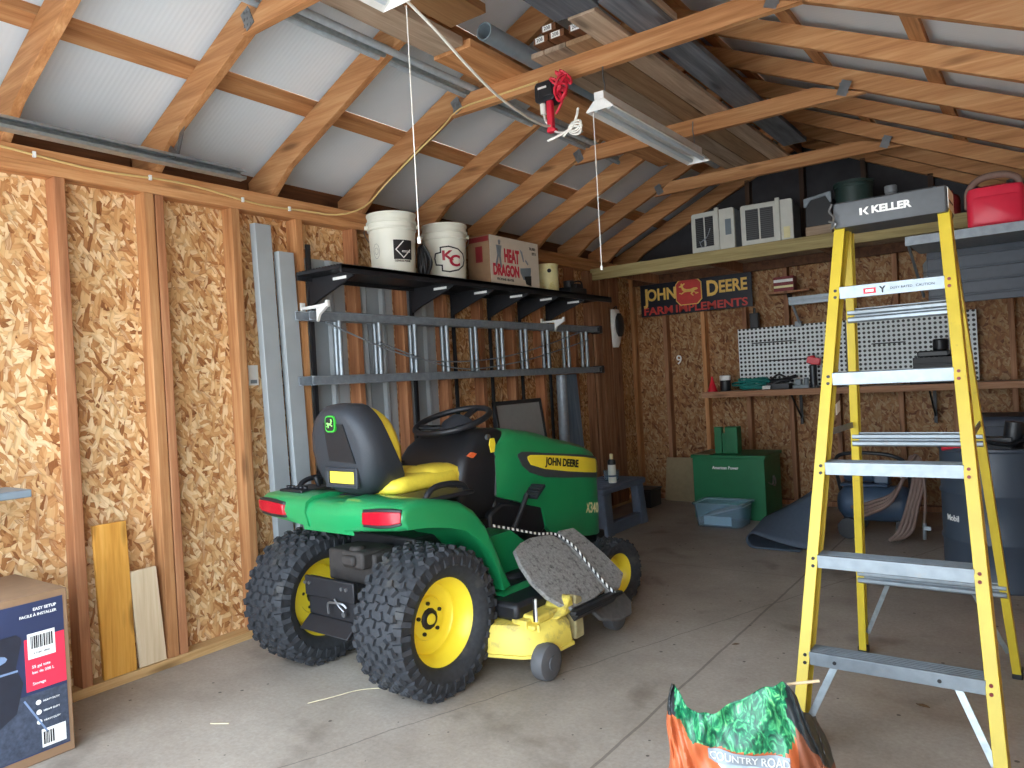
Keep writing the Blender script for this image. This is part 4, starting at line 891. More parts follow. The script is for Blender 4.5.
# ---------------------------------------------------------------- yellow step ladder (local: x right, y away from the camera)
SL_ = thing('step_ladder','yellow fiberglass step ladder standing open on the slab','ladder',(3.087,2.479,0.0),-0.009)
LEAN, TOPZ = 0.259, 1.775
def lw(h): return 0.268 - 0.118*h/1.73
def rear(z): return 1.045 - (1.045-0.60)*z/TOPZ
def rw(z): return 0.264 - (0.264-0.145)*z/TOPZ
def chan(s_, flange, depth, t=0.006):
    P = [(0,0),(flange,0),(flange,depth),(0,depth),(0,depth-t),(flange-t,depth-t),(flange-t,t),(0,t)]
    return [(s_*x,y) for x,y in P]
for s_ in (-1,1):
    r_ = MB().sweep(chan(s_,0.037,0.075),(s_*lw(0.03),LEAN*0.03,0.03),(s_*lw(TOPZ),LEAN*TOPZ,TOPZ)).build('front_rail', FIBER, SL_, bevel=0.0015)
    bl = MB()
    for k in range(5):
        h = 0.316+0.307*k
        for q in (-0.012,-0.036): bl.cyl((s_*(lw(h)+0.016),LEAN*(h+q)-0.003,h+q),(s_*(lw(h)+0.016),LEAN*(h+q)+0.002,h+q),0.0055,10)
    bl.build('rivets', BLK if s_ < 0 else DRED, r_)
    MB().box(s_*lw(0)-0.004*s_,s_*(lw(0)+0.042),-0.006,0.09,0,0.045).build('rubber_foot', BLKP, r_, bevel=0.004)
    q = MB().sweep([(s_*x,-y) for x,y in [(0,0),(0.03,0),(0.03,0.05),(0,0.05),(0,0.045),(0.025,0.045),(0.025,0.005),(0,0.005)]],(s_*rw(0.02),rear(0.02),0.02),(s_*rw(TOPZ),rear(TOPZ),TOPZ)).build('rear_rail', FIBER, SL_, bevel=0.0015)
    MB().box(s_*rw(0)-0.003*s_,s_*(rw(0)+0.034),rear(0)-0.055,rear(0)+0.006,0,0.035).build('rubber_foot', BLKP, q, bevel=0.004)
    # spreader bar between the rails
    MB().beam((s_*(lw(1.0)+0.03),LEAN*1.0+0.07,1.02),(s_*(rw(1.0)+0.02),rear(1.0)-0.05,1.02),0.004,0.022).build('spreader', ALUD, SL_)
    # diagonal braces
    MB().beam((s_*0.17,LEAN*0.28+0.03,0.285),(s_*(lw(0.06)+0.0),LEAN*0.06+0.045,0.075),0.022,0.006,(0,1,0)).build('front_brace', GALV, SL_, bevel=0.001)
    MB().beam((s_*0.15,rear(0.35)-0.03,0.345),(s_*(rw(0.1)-0.004),rear(0.1)-0.03,0.10),0.018,0.005,(0,1,0)).build('rear_brace', GALV, SL_, bevel=0.001)
for k in range(5):
    h = 0.316+0.307*k; w_ = lw(h)+0.003; b = LEAN*h
    P = [(b-0.004,h-0.043),(b-0.004,h),(b+0.078,h),(b+0.078,h-0.022),(b+0.073,h-0.022),(b+0.073,h-0.004),(b+0.001,h-0.004),(b+0.001,h-0.043)]
    st = MB().prism(P,'x',-w_,w_)
    for q in range(5): st.box(-w_,w_,b+0.010+q*0.014,b+0.014+q*0.014,h,h+0.002)
    S_ = st.build('step', ALU, SL_, bevel=0.001)
    if k == 4:
        MB().box(-0.085,-0.045,b-0.0052,b-0.0041,h-0.033,h-0.014).build('red_label', REDP, S_)
        MB().box(-0.078,-0.052,b-0.006,b-0.0053,h-0.028,h-0.019).build('label_text_bar', WHITE, S_)
        MB().text('Y',(-0.024,b-0.0042,h-0.024),(1,0,0),(0,0,1),0.03,bold=0.03).text('DUTY RATED',(0.035,b-0.0042,h-0.022),(1,0,0),(0,0,1),0.0115).text('CAUTION',(0.108,b-0.0042,h-0.022),(1,0,0),(0,0,1),0.0125).build('label_text', INK, S_)
    if k == 0:
        for q in (-0.17,0.13): MB().cyl((q,b-0.0065,h-0.024),(q,b-0.004,h-0.024),0.006,10).build('rivet', BLK, S_)
for z in (0.36,0.955,1.445):
    y = rear(z); w_ = rw(z)+0.024
    m_ = MB()
    for q in (0.0,0.028): m_.prism([(y-0.050,z-0.022+q),(y-0.058,z-0.016+q),(y-0.058,z-0.004+q),(y-0.050,z+0.002+q),(y-0.046,z+0.002+q),(y-0.046,z-0.022+q)],'x',-w_,w_)
    m_.box(-w_,w_,y-0.048,y-0.045,z-0.022,z+0.034)
    m_.build('rear_bar', ALU, SL_, bevel=0.001)
b0 = LEAN*TOPZ
cp = MB().rings([[(x,y+b0+0.065,z) for x,y in rrect(w_,d_,0.009)] for w_,d_,z in ((0.358,0.185,1.762),(0.364,0.19,1.77),(0.362,0.188,1.848),(0.352,0.178,1.853))])
CPO = cp.build('top_cap', CAPG, SL_, smooth=40)
fy = b0+0.065-0.0945
MB().text('KELLER',(0.010,fy,1.808),(1,0,0),(0,0.02,1),0.035,sx=1.1,bold=0.04,ext=0.002).build('cap_lettering', WHITE, CPO)
lg = MB()
for P in ([(x*0.62-0.007,1.808+(z-1.806)*0.62) for x,z in Q] for Q in ([(-0.135,1.826),(-0.122,1.826),(-0.122,1.786),(-0.135,1.786)],[(-0.118,1.806),(-0.098,1.828),(-0.086,1.828),(-0.104,1.806)],[(-0.118,1.806),(-0.104,1.806),(-0.086,1.784),(-0.098,1.784)])):
    lg.rings([[(x,y,z) for x,z in P] for y in (fy-0.002,fy+0.003)])
lg.build('cap_logo', WHITE, CPO)
MB().box(0.1822,0.1842,b0-0.02,b0+0.14,1.775,1.845).build('end_label', WHITE, CPO)
MB().box(0.1843,0.1849,b0+0.0,b0+0.11,1.80,1.806).build('label_print', INK, CPO)
MB().tube(sm([(-0.185,fy-0.002,1.772),(-0.175,fy-0.02,1.80),(-0.19,fy-0.012,1.825),(-0.18,fy-0.006,1.85)]),0.004,6).tube(sm([(-0.195,fy-0.004,1.79),(-0.17,fy-0.015,1.775),(-0.188,fy-0.004,1.762)]),0.004,6).build('cap_hook', STEEL, CPO, smooth=50)
MB().rings([[(-lw(1.1)+0.001+d,LEAN*1.1+0.085+y,1.085+z) for y,z in [(0,0),(0.058,0.012),(0.058,0.05),(0,0.038)]] for d in (0,0.002)]).build('rail_sticker', WHITE, SL_)
# ---------------------------------------------------------------- back wall, loft shelf and what stands there
LF = thing('loft_shelf','long timber shelf high on the back wall carrying the air conditioners','shelf',(0,0,0))
MB().box(0.10,3.62,6.08,6.118,2.165,2.272).build('front_beam', TREAT, LF, bevel=0.004)
for k,(a,b) in enumerate(((0.10,1.28),(1.281,2.45),(2.451,3.62))): MB().box(a,b,6.12,6.99,2.255,2.271).build('shelf_board', OLDB['x'], LF)
MB().box(0.10,3.62,6.95,6.99,2.17,2.254).build('rear_ledger', DARKB, LF)
for x in (0.35,1.2,2.1,3.0): MB().box(x,x+0.04,6.119,6.949,2.17,2.254).build('joist', BROWNZ, LF)
def aircon(name, label, loc, rz, w_, wide):
    t = thing(name, label, 'air conditioner', loc, rz, 'air conditioners on the loft shelf')
    MB().box(0,w_,0.0,0.34,0,0.335).build('casing', ALUD, t, bevel=0.006)
    MB().rings([[(x+w_/2,y,z+0.17) for x,z in rrect(w_+0.012,0.345,0.02)] for y in (-0.03,0.0)]).build('front_panel', ACW, t, bevel=0.004)
    for a in (0.035,0.035+(wide*w_-0.03)/2):
        MB().box(a,a+(wide*w_-0.06)/2,-0.036,-0.029,0.05,0.30).build('louvre', GRILLE, t)
    MB().box(wide*w_+0.01,wide*w_+0.045,-0.05,-0.0305,-0.0,0.36).build('side_flange', ACW, t, bevel=0.003)
    MB().box(w_-0.07,w_-0.02,-0.034,-0.0305,0.12 if wide < .6 else 0.03,0.25 if wide < .6 else 0.12).build('control_panel', PVC if wide < .6 else CREAM, t)
    if wide < .6: MB().tube(sm([(0.07,-0.042,0.10),(0.09,-0.045,0.05),(0.13,-0.045,0.06),(0.12,-0.045,0.11),(0.08,-0.045,0.09),(0.14,-0.045,0.13),(0.17,-0.042,0.20)]),0.0035,6).build('wire', ALUD, t, smooth=50)
    MB().box(0.02,w_*0.7,0.03,0.28,0.336,0.352).build('top_clutter', ALUD, t, bevel=0.004)
    return t
aircon('air_conditioner','white window air conditioner on the loft shelf, the left one with loose cord',(1.085,6.18,2.273),R(-4),0.37,0.55)
aircon('air_conditioner','white window air conditioner on the loft shelf, the right one with yellow label',(1.505,6.19,2.273),R(5),0.40,0.66)
DH = thing('space_heater','dark boxy heater with a pale arched top on the loft shelf','heater',(2.10,6.30,2.272))
MB().box(-0.10,0.10,-0.10,0.12,0,0.09).build('heater_base', OLDB['x'], DH, bevel=0.005)
MB().prism([(-0.10,0.09),(0.10,0.09),(0.10,0.30),(0.06,0.335),(-0.06,0.32),(-0.10,0.28)],'y',-0.08,0.12).build('heater_body', BLKP, DH, bevel=0.008)
MB().prism([(-0.105,0.25),(-0.085,0.25),(-0.05,0.30),(0.06,0.315),(0.09,0.26),(0.105,0.26),(0.105,0.345),(-0.105,0.315)],'y',-0.10,-0.08).build('heater_arch', ALUD, DH, bevel=0.004)
PL = thing('dark_pail','dark green lidded pail on the loft shelf behind the ladder','pail',(2.34,6.35,2.272))
MB().lathe([(0,0),(0.115,0),(0.12,0.01),(0.138,0.36),(0.143,0.365),(0.143,0.385),(0.135,0.39),(0,0.39)],n=28).build('pail_body', DGREEN, PL, smooth=40)
MB().lathe([(0,0.39),(0.148,0.388),(0.148,0.405),(0.13,0.41),(0,0.405)],n=28).build('pail_lid', DGREEN, PL, smooth=40)
JG = thing('jug','grey plastic jug with a round cap on the loft shelf','jug',(2.60,6.35,2.272))
MB().lathe([(0,0),(0.09,0),(0.095,0.01),(0.095,0.19),(0.08,0.235),(0.04,0.265),(0.035,0.28),(0,0.28)],n=28).build('jug_body', JUG, JG, smooth=50)
MB().lathe([(0.0,0.28),(0.042,0.28),(0.045,0.29),(0.045,0.325),(0.04,0.33),(0,0.33)],n=20).build('jug_cap', JUG, JG, smooth=40)
RC = MB().lathe([(0,0),(0.06,0),(0.062,0.01),(0.062,0.13),(0.05,0.15),(0.02,0.165),(0.02,0.185),(0,0.185)],n=24)
onecol('red_canister','small dark red canister on the loft shelf right of the grey jug','canister',RC,DRED,(3.0,6.2,2.272),smooth=40)

SG = thing('metal_sign','dark blue farm implements sign with a red deer badge on the back wall','sign',(0,6.988,0))
MB().box(0.165,1.305,-0.012,0.0,1.848,2.172).build('sign_panel', SIGNB, SG, bevel=0.004)
sy = -0.0125
def st(t, x, z, h, sx, m, nm, b=0.02): MB().text(t,(x,sy,z),(1,0,0),(0,0,1),h,sx=sx,bold=b,ext=0.002).build(nm, m, SG)
SGY = plain('sign_yellow',rgb(232,190,96),0.5,var=0.08); SGR = plain('sign_red',rgb(196,60,52),0.5,var=0.08)
st('J',0.235,2.045,0.205,0.8,SGY,'lettering',0.03); st('OHN',0.395,2.055,0.16,0.86,SGY,'lettering',0.03)
st('D',0.925,2.055,0.205,0.8,SGY,'lettering',0.03); st('EERE',1.125,2.062,0.16,0.82,SGY,'lettering',0.03)
st('FARM',0.355,1.897,0.105,1.22,SGR,'lettering',0.025); st('IMPLEMENTS',0.90,1.897,0.105,1.22,SGR,'lettering',0.025)
bd = [(-0.135,-0.09),(-0.09,-0.14),(0.09,-0.14),(0.135,-0.09),(0.135,0.09),(0.10,0.13),(0,0.145),(-0.10,0.13),(-0.135,0.09)]
MB().prism([(0.685+x*1.0,2.055+z*0.92) for x,z in bd],'y',sy-0.004,sy+0.001).build('badge_rim', SGY, SG)
MB().prism([(0.685+x*.93,2.055+z*.86) for x,z in bd],'y',sy-0.006,sy-0.003).build('badge_field', SGR, SG)
MB().rings([[(0.685+x*0.20,y,2.07+z*0.15) for x,z in [(-a,b) for a,b in DEER]] for y in (sy-0.008,sy-0.006)]).build('badge_deer', SGY, SG)

onecol('junction_box','black box on the back wall above the left end of the pegboard','box',MB().box(-0.04,0.04,-0.06,0,-0.07,0.07).box(-0.03,0.03,-0.066,-0.06,-0.055,0.055).cyl((0,-0.03,0.07),(0,-0.03,0.12),0.012,10),BLKP,(1.32,6.997,1.71),bevel=0.006)
stn = MB().text('9',(0.50,7.088,1.39),(1,0,0),(0,0,1),0.13,bold=0.01)
onecol('stencil_mark','white stencilled number on the back strand board','mark',stn,WHITE)
LG = thing('wall_ledge','small wooden ledge on the back wall under the red and white carton','shelf',(0,0,0))
MB().box(1.48,1.85,6.84,6.999,1.925,1.943).build('ledge_board', BROWNZ, LG, bevel=0.002)
MB().prism([(6.999,1.92),(6.88,1.92),(6.999,1.82)],'x',1.64,1.66).build('ledge_bracket', BLK, LG)
PB = thing('part_carton','small red and white carton on the back wall ledge','box',(1.63,6.90,1.944))
MB().box(-0.09,0.085,-0.05,0.06,0,0.13).build('carton_body', DRED, PB, bevel=0.003)
MB().box(-0.087,0.082,-0.0515,-0.0505,0.08,0.105).build('carton_band', WHITE, PB)
MB().box(-0.087,0.082,-0.0515,-0.0505,0.03,0.05).build('carton_stripe', CREAM, PB)
AB = thing('aluminium_rail','aluminium rail on legs across the back wall, left of the ladder','rail',(0,0,0))
MB().box(1.66,2.22,6.86,6.90,1.81,1.885).box(1.66,2.22,6.855,6.86,1.84,1.853).build('rail_bar', ALU, AB, bevel=0.003)
for x in (1.69,2.17): MB().beam((x,6.88,1.81),(x+0.03,6.97,1.65),0.018,0.012).box(x-0.012,x+0.04,6.965,6.999,1.62,1.67).build('rail_leg', ALUD, AB)

for a,b,lab in ((1.145,2.105,'white pegboard panel above the bench, the left one behind the teal tools'),(2.145,3.07,'white pegboard panel above the bench, the right one behind the ladder')):
    onecol('pegboard',lab,'pegboard',MB().box(0,b-a,-0.006,0.0,0,0.565),PEGM,(a,6.995,1.078),group='pegboards above the bench',bevel=0.001)
onecol('metal_pole','thin steel pole standing between the two pegboards','pole',MB().lathe([(0,0.0),(0.016,0.0),(0.016,0.55),(0,0.55)],n=12).lathe([(0,0),(0.05,0),(0.05,0.02),(0,0.02)],n=16),STEEL,(2.125,6.90,1.071),smooth=40)
for x,z,l,lab in ((1.42,1.33,0.34,'black rod on pegboard hooks above the white jar'),(1.28,1.50,0.40,'long black rod on pegboard hooks near the top left'),(1.86,1.44,0.20,'short black rod on pegboard hooks beside the red-tipped tool'),(2.30,1.42,0.26,'black rod on pegboard hooks behind the ladder')):
    onecol('peg_rod',lab,'tool',MB().cyl((0,-0.02,0),(l,-0.02,0),0.005,8).cyl((0.03,-0.02,0),(0.03,0,0.0),0.004,6).cyl((l-0.03,-0.02,0),(l-0.03,0,0),0.004,6),BLK,(x,6.987,z),group='rods on the pegboards')

BN = thing('work_bench','long wooden bench top on steel brackets along the back wall','bench',(0,0,0))
MB().box(0.90,3.62,6.64,6.998,1.03,1.070).build('bench_top', OLDB['x'], BN, bevel=0.004)
MB().box(0.90,3.62,6.625,6.6395,1.018,1.071).build('front_edge', wood('bench_edge',rgb(130,92,66),rgb(160,118,88),rgb(180,140,110),'x'), BN, bevel=0.003)
for x in (1.69,2.75): MB().box(x-0.012,x+0.012,6.985,6.999,0.74,1.029).box(x-0.012,x+0.012,6.66,6.985,1.016,1.029).beam((x,6.69,1.02),(x,6.985,0.80),0.012,0.012).build('bench_bracket', BLK, BN)
zt = 1.0712
def onb(name,label,cat,mb,m,x,y,**k): return onecol(name,label,cat,mb,m,(x,y,zt),**k)
onb('funnel','red cone shaped funnel on the left end of the bench','funnel',MB().lathe([(0,0),(0.045,0),(0.045,0.008),(0.034,0.04),(0.014,0.10),(0.010,0.14),(0,0.14)],n=20),PINKR,0.965,6.74,smooth=40)
JR = thing('jar','dark jar with a white lid on the bench beside the red funnel','jar',(1.075,6.78,zt))
MB().lathe([(0,0),(0.045,0),(0.048,0.01),(0.048,0.10),(0,0.10)],n=20).build('jar_body', BLKP, JR, smooth=40); MB().lathe([(0,0.10),(0.05,0.10),(0.05,0.142),(0.045,0.146),(0,0.146)],n=20).build('jar_lid', WHITE, JR, smooth=40)
rg = random.Random(11)
tl = MB()
for k in range(7):
    r_ = 0.07+0.02*rg.random(); cx_, cy_ = 0.06*rg.uniform(-1,1), 0.02*rg.uniform(-1,1)
    tl.tube([(cx_+1.6*r_*cos(2*pi*t/16), cy_+0.7*r_*sin(2*pi*t/16), 0.023+0.012*k+0.012*sin(4*pi*t/16+k)) for t in range(16)],0.009,6,loop=True)
onb('teal_strap','teal strap coiled in a heap on the bench','strap',tl,TEAL,1.32,6.80,smooth=60)
dk_ = MB().box(-0.10,0.10,-0.06,0.06,0,0.05).cyl((-0.12,0.02,0.07),(0.10,-0.03,0.08),0.02,10).cyl((-0.05,-0.04,0.05),(0.14,0.04,0.11),0.016,10).tube(sm([(-0.1,0.05,0.06),(0,0.0,0.13),(0.12,-0.02,0.06)]),0.010,6)
onb('hand_tools','heap of dark hand tools on the bench right of the teal strap','tools',dk_,BLKP,1.56,6.80,bevel=0.003)
onb('paper_card','small white card lying in front of the dark hand tools','card',MB().obox((0,0,0.02),(0.07,0.002,0.035),Matrix.Rotation(R(-30),3,'X')),WHITE,1.48,6.68)
onb('parts_tray','grey parts tray with small pieces on the bench','tray',MB().box(-0.07,0.07,-0.05,0.05,0,0.03).box(-0.05,0.0,-0.03,0.03,0.03,0.08).cyl((0.04,0,0.03),(0.04,0,0.09),0.02,10),PVC,1.76,6.78,bevel=0.004)
RT_ = thing('caulk_gun','black upright tool with a red head on the bench','tool',(1.86,6.78,zt))
MB().cyl((0,0,0),(0,0,0.20),0.03,14).box(-0.04,0.04,-0.02,0.02,0.0,0.02).build('tool_body', BLKP, RT_, smooth=40)
MB().cyl((0,-0.028,0.03),(0,-0.028,0.19),0.010,8).build('tool_rod', ALU, RT_, smooth=40)
MB().obox((0.01,0,0.235),(0.11,0.05,0.06),Matrix.Rotation(R(15),3,'Y')).cyl((0,0,0.20),(0,0,0.28),0.022,12).build('tool_head', PINKR, RT_, bevel=0.006)
TC = thing('tool_case','stack of black tool cases on the bench behind the ladder','case',(2.77,6.80,zt))
MB().box(-0.16,0.14,-0.10,0.10,0,0.11).build('lower_case', BLKP, TC, bevel=0.01); MB().box(-0.13,0.15,-0.09,0.09,0.111,0.21).box(-0.13,0.15,-0.095,-0.09,0.15,0.165).build('middle_case', BLK, TC, bevel=0.01)
MB().box(-0.10,0.12,-0.08,0.08,0.211,0.26).cyl((0.06,0,0.26),(0.06,0,0.35),0.055,16).build('upper_case', BLKP, TC, bevel=0.01)
# clear jar on the wall, behind the ladder's top
JH = thing('wall_bottle','milky plastic bottle in a wire holder on the back wall','bottle',(2.78,6.93,1.885))
MB().lathe([(0,0),(0.055,0),(0.06,0.01),(0.06,0.15),(0.03,0.19),(0.03,0.215),(0,0.215)],n=20).build('bottle_body', MILK, JH, smooth=40)
MB().tube([(0.064*cos(2*pi*k/20),0.064*sin(2*pi*k/20),0.08) for k in range(20)],0.004,6,loop=True).box(-0.01,0.01,0.06,0.069,-0.02,0.12).build('wire_holder', STEEL, JH)

# metal shelf at the right with the red gas can
MS = thing('metal_shelf','grey sheet metal shelf at the right wall holding the red gas can','shelf',(0,0,0))
MB().box(2.86,3.659,5.0,5.62,1.965,1.98).box(2.86,3.659,4.99,5.0,1.945,2.0).build('shelf_pan', ALUD, MS, bevel=0.002)
rbp = MB().box(2.90,3.655,5.60,5.62,1.62,1.964)
for k in range(4): rbp.box(2.90,3.655,5.585,5.60,1.66+k*0.085,1.675+k*0.085)
rbp.build('ribbed_back', plain('dark_blue_grey',rgb(58,66,78),0.45), MS, bevel=0.003)
for x in (2.875,3.64): MB().beam((x,5.01,1.95),(x,5.58,1.68),0.012,0.02).build('shelf_bracket', ALU if x < 3 else ALUD, MS)
GC = thing('gas_can','red plastic gas can with a flare-tinted handle on the metal shelf','gas can',(3.31,5.20,1.981),R(4))
rows = []
for w_,d_,z in ((0.26,0.24,0.0),(0.285,0.26,0.012),(0.285,0.26,0.22),(0.265,0.24,0.25),(0.16,0.16,0.265)): rows.append([(x,y,z) for x,y in rrect(w_,d_,0.04,5)])
GB = MB().rings(rows).build('can_body', GASP, GC, smooth=45)
MB().rings([[(x,-0.132+dy,z+0.115) for x,z in rrect(sx,sz,0.03,4)] for dy,sx,sz in ((0.004,0.24,0.17),(-0.004,0.215,0.15))]).build('side_panel', GASP, GC, smooth=35)
hh = MB().tube(sm([(-0.135,-0.04,0.15),(-0.13,-0.04,0.25),(-0.07,-0.04,0.315),(0.04,-0.04,0.325),(0.11,-0.04,0.29),(0.13,-0.04,0.22)]),0.02,10)
hh.build('handle', FLAREP, GC, smooth=60)
MB().cyl((0.09,0.04,0.25),(0.09,0.04,0.30),0.03,16).build('filler_cap', BLKP, GC, smooth=40)

# floor along the back wall
lean_b = MB().add([(0.36,6.90,0.0),(0.67,6.90,0.0),(0.67,6.885,0.0),(0.36,6.885,0.0),(0.36,6.985,0.42),(0.67,6.985,0.42),(0.67,6.97,0.42),(0.36,6.97,0.42)],[(0,1,2,3),(4,5,6,7),(0,1,5,4),(1,2,6,5),(2,3,7,6),(3,0,4,7)])
onecol('beige_board','beige board leaning on the back wall left of the green box','board',lean_b,MATD,bevel=0.002)
GX = thing('green_box','dark green steel box with two upright tubes by the back wall','box',(0,0,0))
MB().box(0.965,1.585,6.17,6.62,0.0,0.515).build('box_body', GRN2, GX, bevel=0.004)
MB().box(0.955,1.60,6.155,6.63,0.516,0.545).build('box_lid', GRN2, GX, bevel=0.004)
for a,b in ((1.13,1.195),(1.225,1.335)):
    MB().box(a,b,6.28,6.28+(b-a),0.546,0.775).build('upright_tube', GRN2, GX, bevel=0.006)
MB().box(1.1955,1.2245,6.30,6.34,0.546,0.72).build('tube_gap_plate', GRN2, GX)
MB().box(0.98,1.12,6.18,6.50,0.5455,0.549).build('paper_sheet', MATD, GX)
MB().text('American Power',(1.255,6.1695,0.435),(1,0,0),(0,0,1),0.036,bold=0.02,sx=0.92).build('white_script', WHITE, GX)
MB().tube([(1.592,6.40+0.035*cos(2*pi*k/14),0.30+0.035*sin(2*pi*k/14)) for k in range(14)],0.006,6,loop=True).tube(sm([(1.59,6.37,0.30),(1.60,6.30,0.29),(1.59,6.25,0.31)]),0.005,6).box(1.586,1.592,6.38,6.42,0.31,0.35).build('latch_ring', STEEL, GX, smooth=50)
TT = thing('clear_tote','clear plastic tote with papers in front of the green box','tote',(1.31,5.93,0.0))
rows = []
for w_,d_,z in ((0.36,0.26,0.0),(0.40,0.29,0.18),(0.43,0.32,0.182),(0.43,0.32,0.195),(0.41,0.30,0.195),(0.385,0.275,0.178),(0.345,0.245,0.01)): rows.append([(x,y,z) for x,y in rrect(w_,d_,0.03,4)])
MB().rings(rows).build('tote_shell', CLEAR, TT, smooth=40)
MB().add([(-0.13,-0.10,0.015),(0.10,-0.11,0.015),(0.10,-0.115,0.085),(-0.13,-0.105,0.085),(-0.13,-0.09,0.015),(0.10,-0.10,0.015),(0.10,-0.105,0.085),(-0.13,-0.095,0.085)],[(0,1,2,3),(4,5,6,7),(0,1,5,4),(1,2,6,5),(2,3,7,6),(3,0,4,7)]).build('white_papers', WHITE, TT)
MB().obox((0.03,0.0,0.125),(0.34,0.20,0.012),Matrix.Rotation(R(-16),3,'Y')).build('paper_stack', plain('paper',rgb(206,196,184),0.7), TT)
SO = thing('step_stool','slate blue plastic step stool on the slab beyond the tractor','stool',(0.45,5.50,0.0))
top_ = MB().rings([[(x,y,z) for x,y in rrect(w_,d_,0.03)] for w_,d_,z in ((0.40,0.76,0.335),(0.41,0.77,0.345),(0.41,0.77,0.375),(0.39,0.75,0.383))])
for k in range(6): top_.box(-0.17,0.17,-0.32+k*0.11,-0.25+k*0.11,0.383,0.387)
top_.build('stool_top', STOOLM, SO, smooth=40)
for sx in (-1,1):
    for sy_ in (-1,1):
        MB().rings([[(x+sx*(0.155+d),y+sy_*(0.29+d*0.6),z) for x,y in rrect(a,b,0.015)] for a,b,z,d in ((0.085,0.13,0.0,0.02),(0.07,0.12,0.34,0.0))]).build('leg', STOOLM, SO, smooth=40)
for sx in (-1,1): MB().box(sx*0.175-0.03,sx*0.175+0.03,-0.28,0.28,0.0,0.10).build('side_skirt', STOOLM, SO, bevel=0.008)
SC = thing('spray_can','white and black spray can standing on the step stool','can',(0.56,5.45,0.388))
MB().lathe([(0,0),(0.031,0),(0.033,0.004),(0.033,0.155),(0.028,0.168),(0,0.168)],n=24).build('can_body', WPLA, SC, smooth=40)
MB().lathe([(0.0,0.1681),(0.0285,0.1681),(0.033,0.150),(0.0336,0.150),(0.0336,0.175),(0.028,0.19),(0.015,0.195),(0,0.195)],n=24).build('black_band', BLKP, SC, smooth=40)
MB().lathe([(0,0.195),(0.016,0.195),(0.016,0.235),(0.012,0.24),(0,0.24)],n=16).build('nozzle_cap', CREAM, SC, smooth=40)
MB().lathe([(0.0333,0.05),(0.0338,0.05),(0.0338,0.065),(0.0333,0.065)],n=24).build('can_print', NAVY, SC)
onecol('clear_tub','shallow clear plastic tub behind the spray can on the step stool','tub',MB().lathe([(0,0),(0.06,0),(0.068,0.075),(0.072,0.075),(0.072,0.08),(0.064,0.08),(0.057,0.004),(0,0.004)],n=24),CLEAR,(0.47,5.60,0.388),smooth=40)
onecol('dark_crate','dark low crate in the back left corner behind the stool','crate',MB().box(-0.09,0.09,-0.12,0.12,0,0.16).box(-0.10,0.10,-0.13,0.13,0.16,0.175),BLKP,(0.33,6.55,0),bevel=0.006)

# curled grey mat
rows = []
prof = [(2.10-0.11*k, 0.004, 0.0) for k in range(3)] + [(1.79-0.055*sin(pi*k/10), 0.059-0.055*cos(pi*k/10), 0.0) for k in range(11)]
prof += [(1.79+0.42*k/18, 0.114*(1-k/18)**1.6+0.004, k/18) for k in range(1,19)]
for n_, (px_, pz_, q) in enumerate(prof):
    main = max(0.0, min(1.0, (n_-3)/10.0)); row = []
    for k in range(9):
        s_ = k/8
        row.append((px_-0.02*s_, 5.20+0.10*q+(0.40-0.10*q)*s_, pz_ + s_*(0.05*main + min(0.42,0.92*max(0,px_-1.79))*(1.0 if q > 0 else 0.0))))
    rows.append(row)
mm = MB().rings(rows, False, False)
mo = mm.build('grey_mat', MATM, smooth=60); sd = mo.modifiers.new('solid','SOLIDIFY'); sd.thickness = 0.008; sd.offset = 1.0
tag(mo,'slate grey rubber mat with a curled edge, propped behind the ladder','mat')

# air compressor and hose
AC = thing('air_compressor','dark blue air compressor on the floor behind the ladder','compressor',(2.46,5.92,0.0))
MB().lathe([(0,-0.26),(0.07,-0.25),(0.12,-0.21),(0.13,-0.17),(0.13,0.17),(0.12,0.21),(0.07,0.25),(0,0.26)],(0,0,0.24),'x',28).build('tank', NAVY, AC, smooth=50)
MB().box(-0.22,0.10,-0.10,0.10,0.37,0.39).cyl((-0.20,0,0.47),(0.0,0,0.47),0.075,18).box(0.0,0.10,-0.06,0.06,0.39,0.55).build('motor', NAVY, AC, bevel=0.01)
MB().tube(sm([(-0.25,0.08,0.30),(-0.27,0.02,0.52),(-0.20,-0.05,0.60),(0.0,-0.06,0.61),(0.16,-0.05,0.58),(0.22,0.0,0.50),(0.22,0.06,0.30)]),0.014,8).build('handle_bar', BLKP, AC, smooth=60)
for s_ in (-1,1): MB().cyl((-0.16,s_*0.13,0.075),(-0.16,s_*0.17,0.075),0.075,20).build('wheel', BLKP, AC, smooth=40)
MB().box(0.14,0.18,-0.10,0.10,0.0,0.13).build('foot', BLKP, AC)
MB().cyl((0.14,-0.05,0.50),(0.14,-0.08,0.50),0.035,16).cyl((0.20,-0.05,0.46),(0.20,-0.08,0.46),0.028,16).build('gauges', STEEL, AC, smooth=40)
HS_ = thing('air_hose','brown air hose looped over the compressor handle','hose',(0,0,0))
for k in range(4):
    d = k*0.022
    MB().tube(sm([(2.34+d,5.70-d,0.24-d*0.8),(2.48,5.66-d,0.29-d),(2.62,5.66-d,0.36-d*0.6),(2.70+d*0.4,5.72,0.50+d),(2.72+d*0.6,5.78,0.60),(2.74+d,5.74,0.48),(2.70+d,5.69-d*0.4,0.28),(2.64+d*1.4,5.66-d,0.10+d*0.4),(2.58+d,5.66,0.03+d*0.2)]),0.0125,7).build('hose_loop', HOSE, HS_, smooth=60)
MB().tube(sm([(2.80,5.66,0.58),(2.815,5.64,0.36),(2.80,5.63,0.16)]),0.009,7).build('hose_tail', HOSE, HS_, smooth=60)
MB().cyl((2.80,5.63,0.06),(2.803,5.63,0.17),0.012,10).box(2.80,2.84,5.615,5.635,0.125,0.15).build('coupling', ALU, HS_)

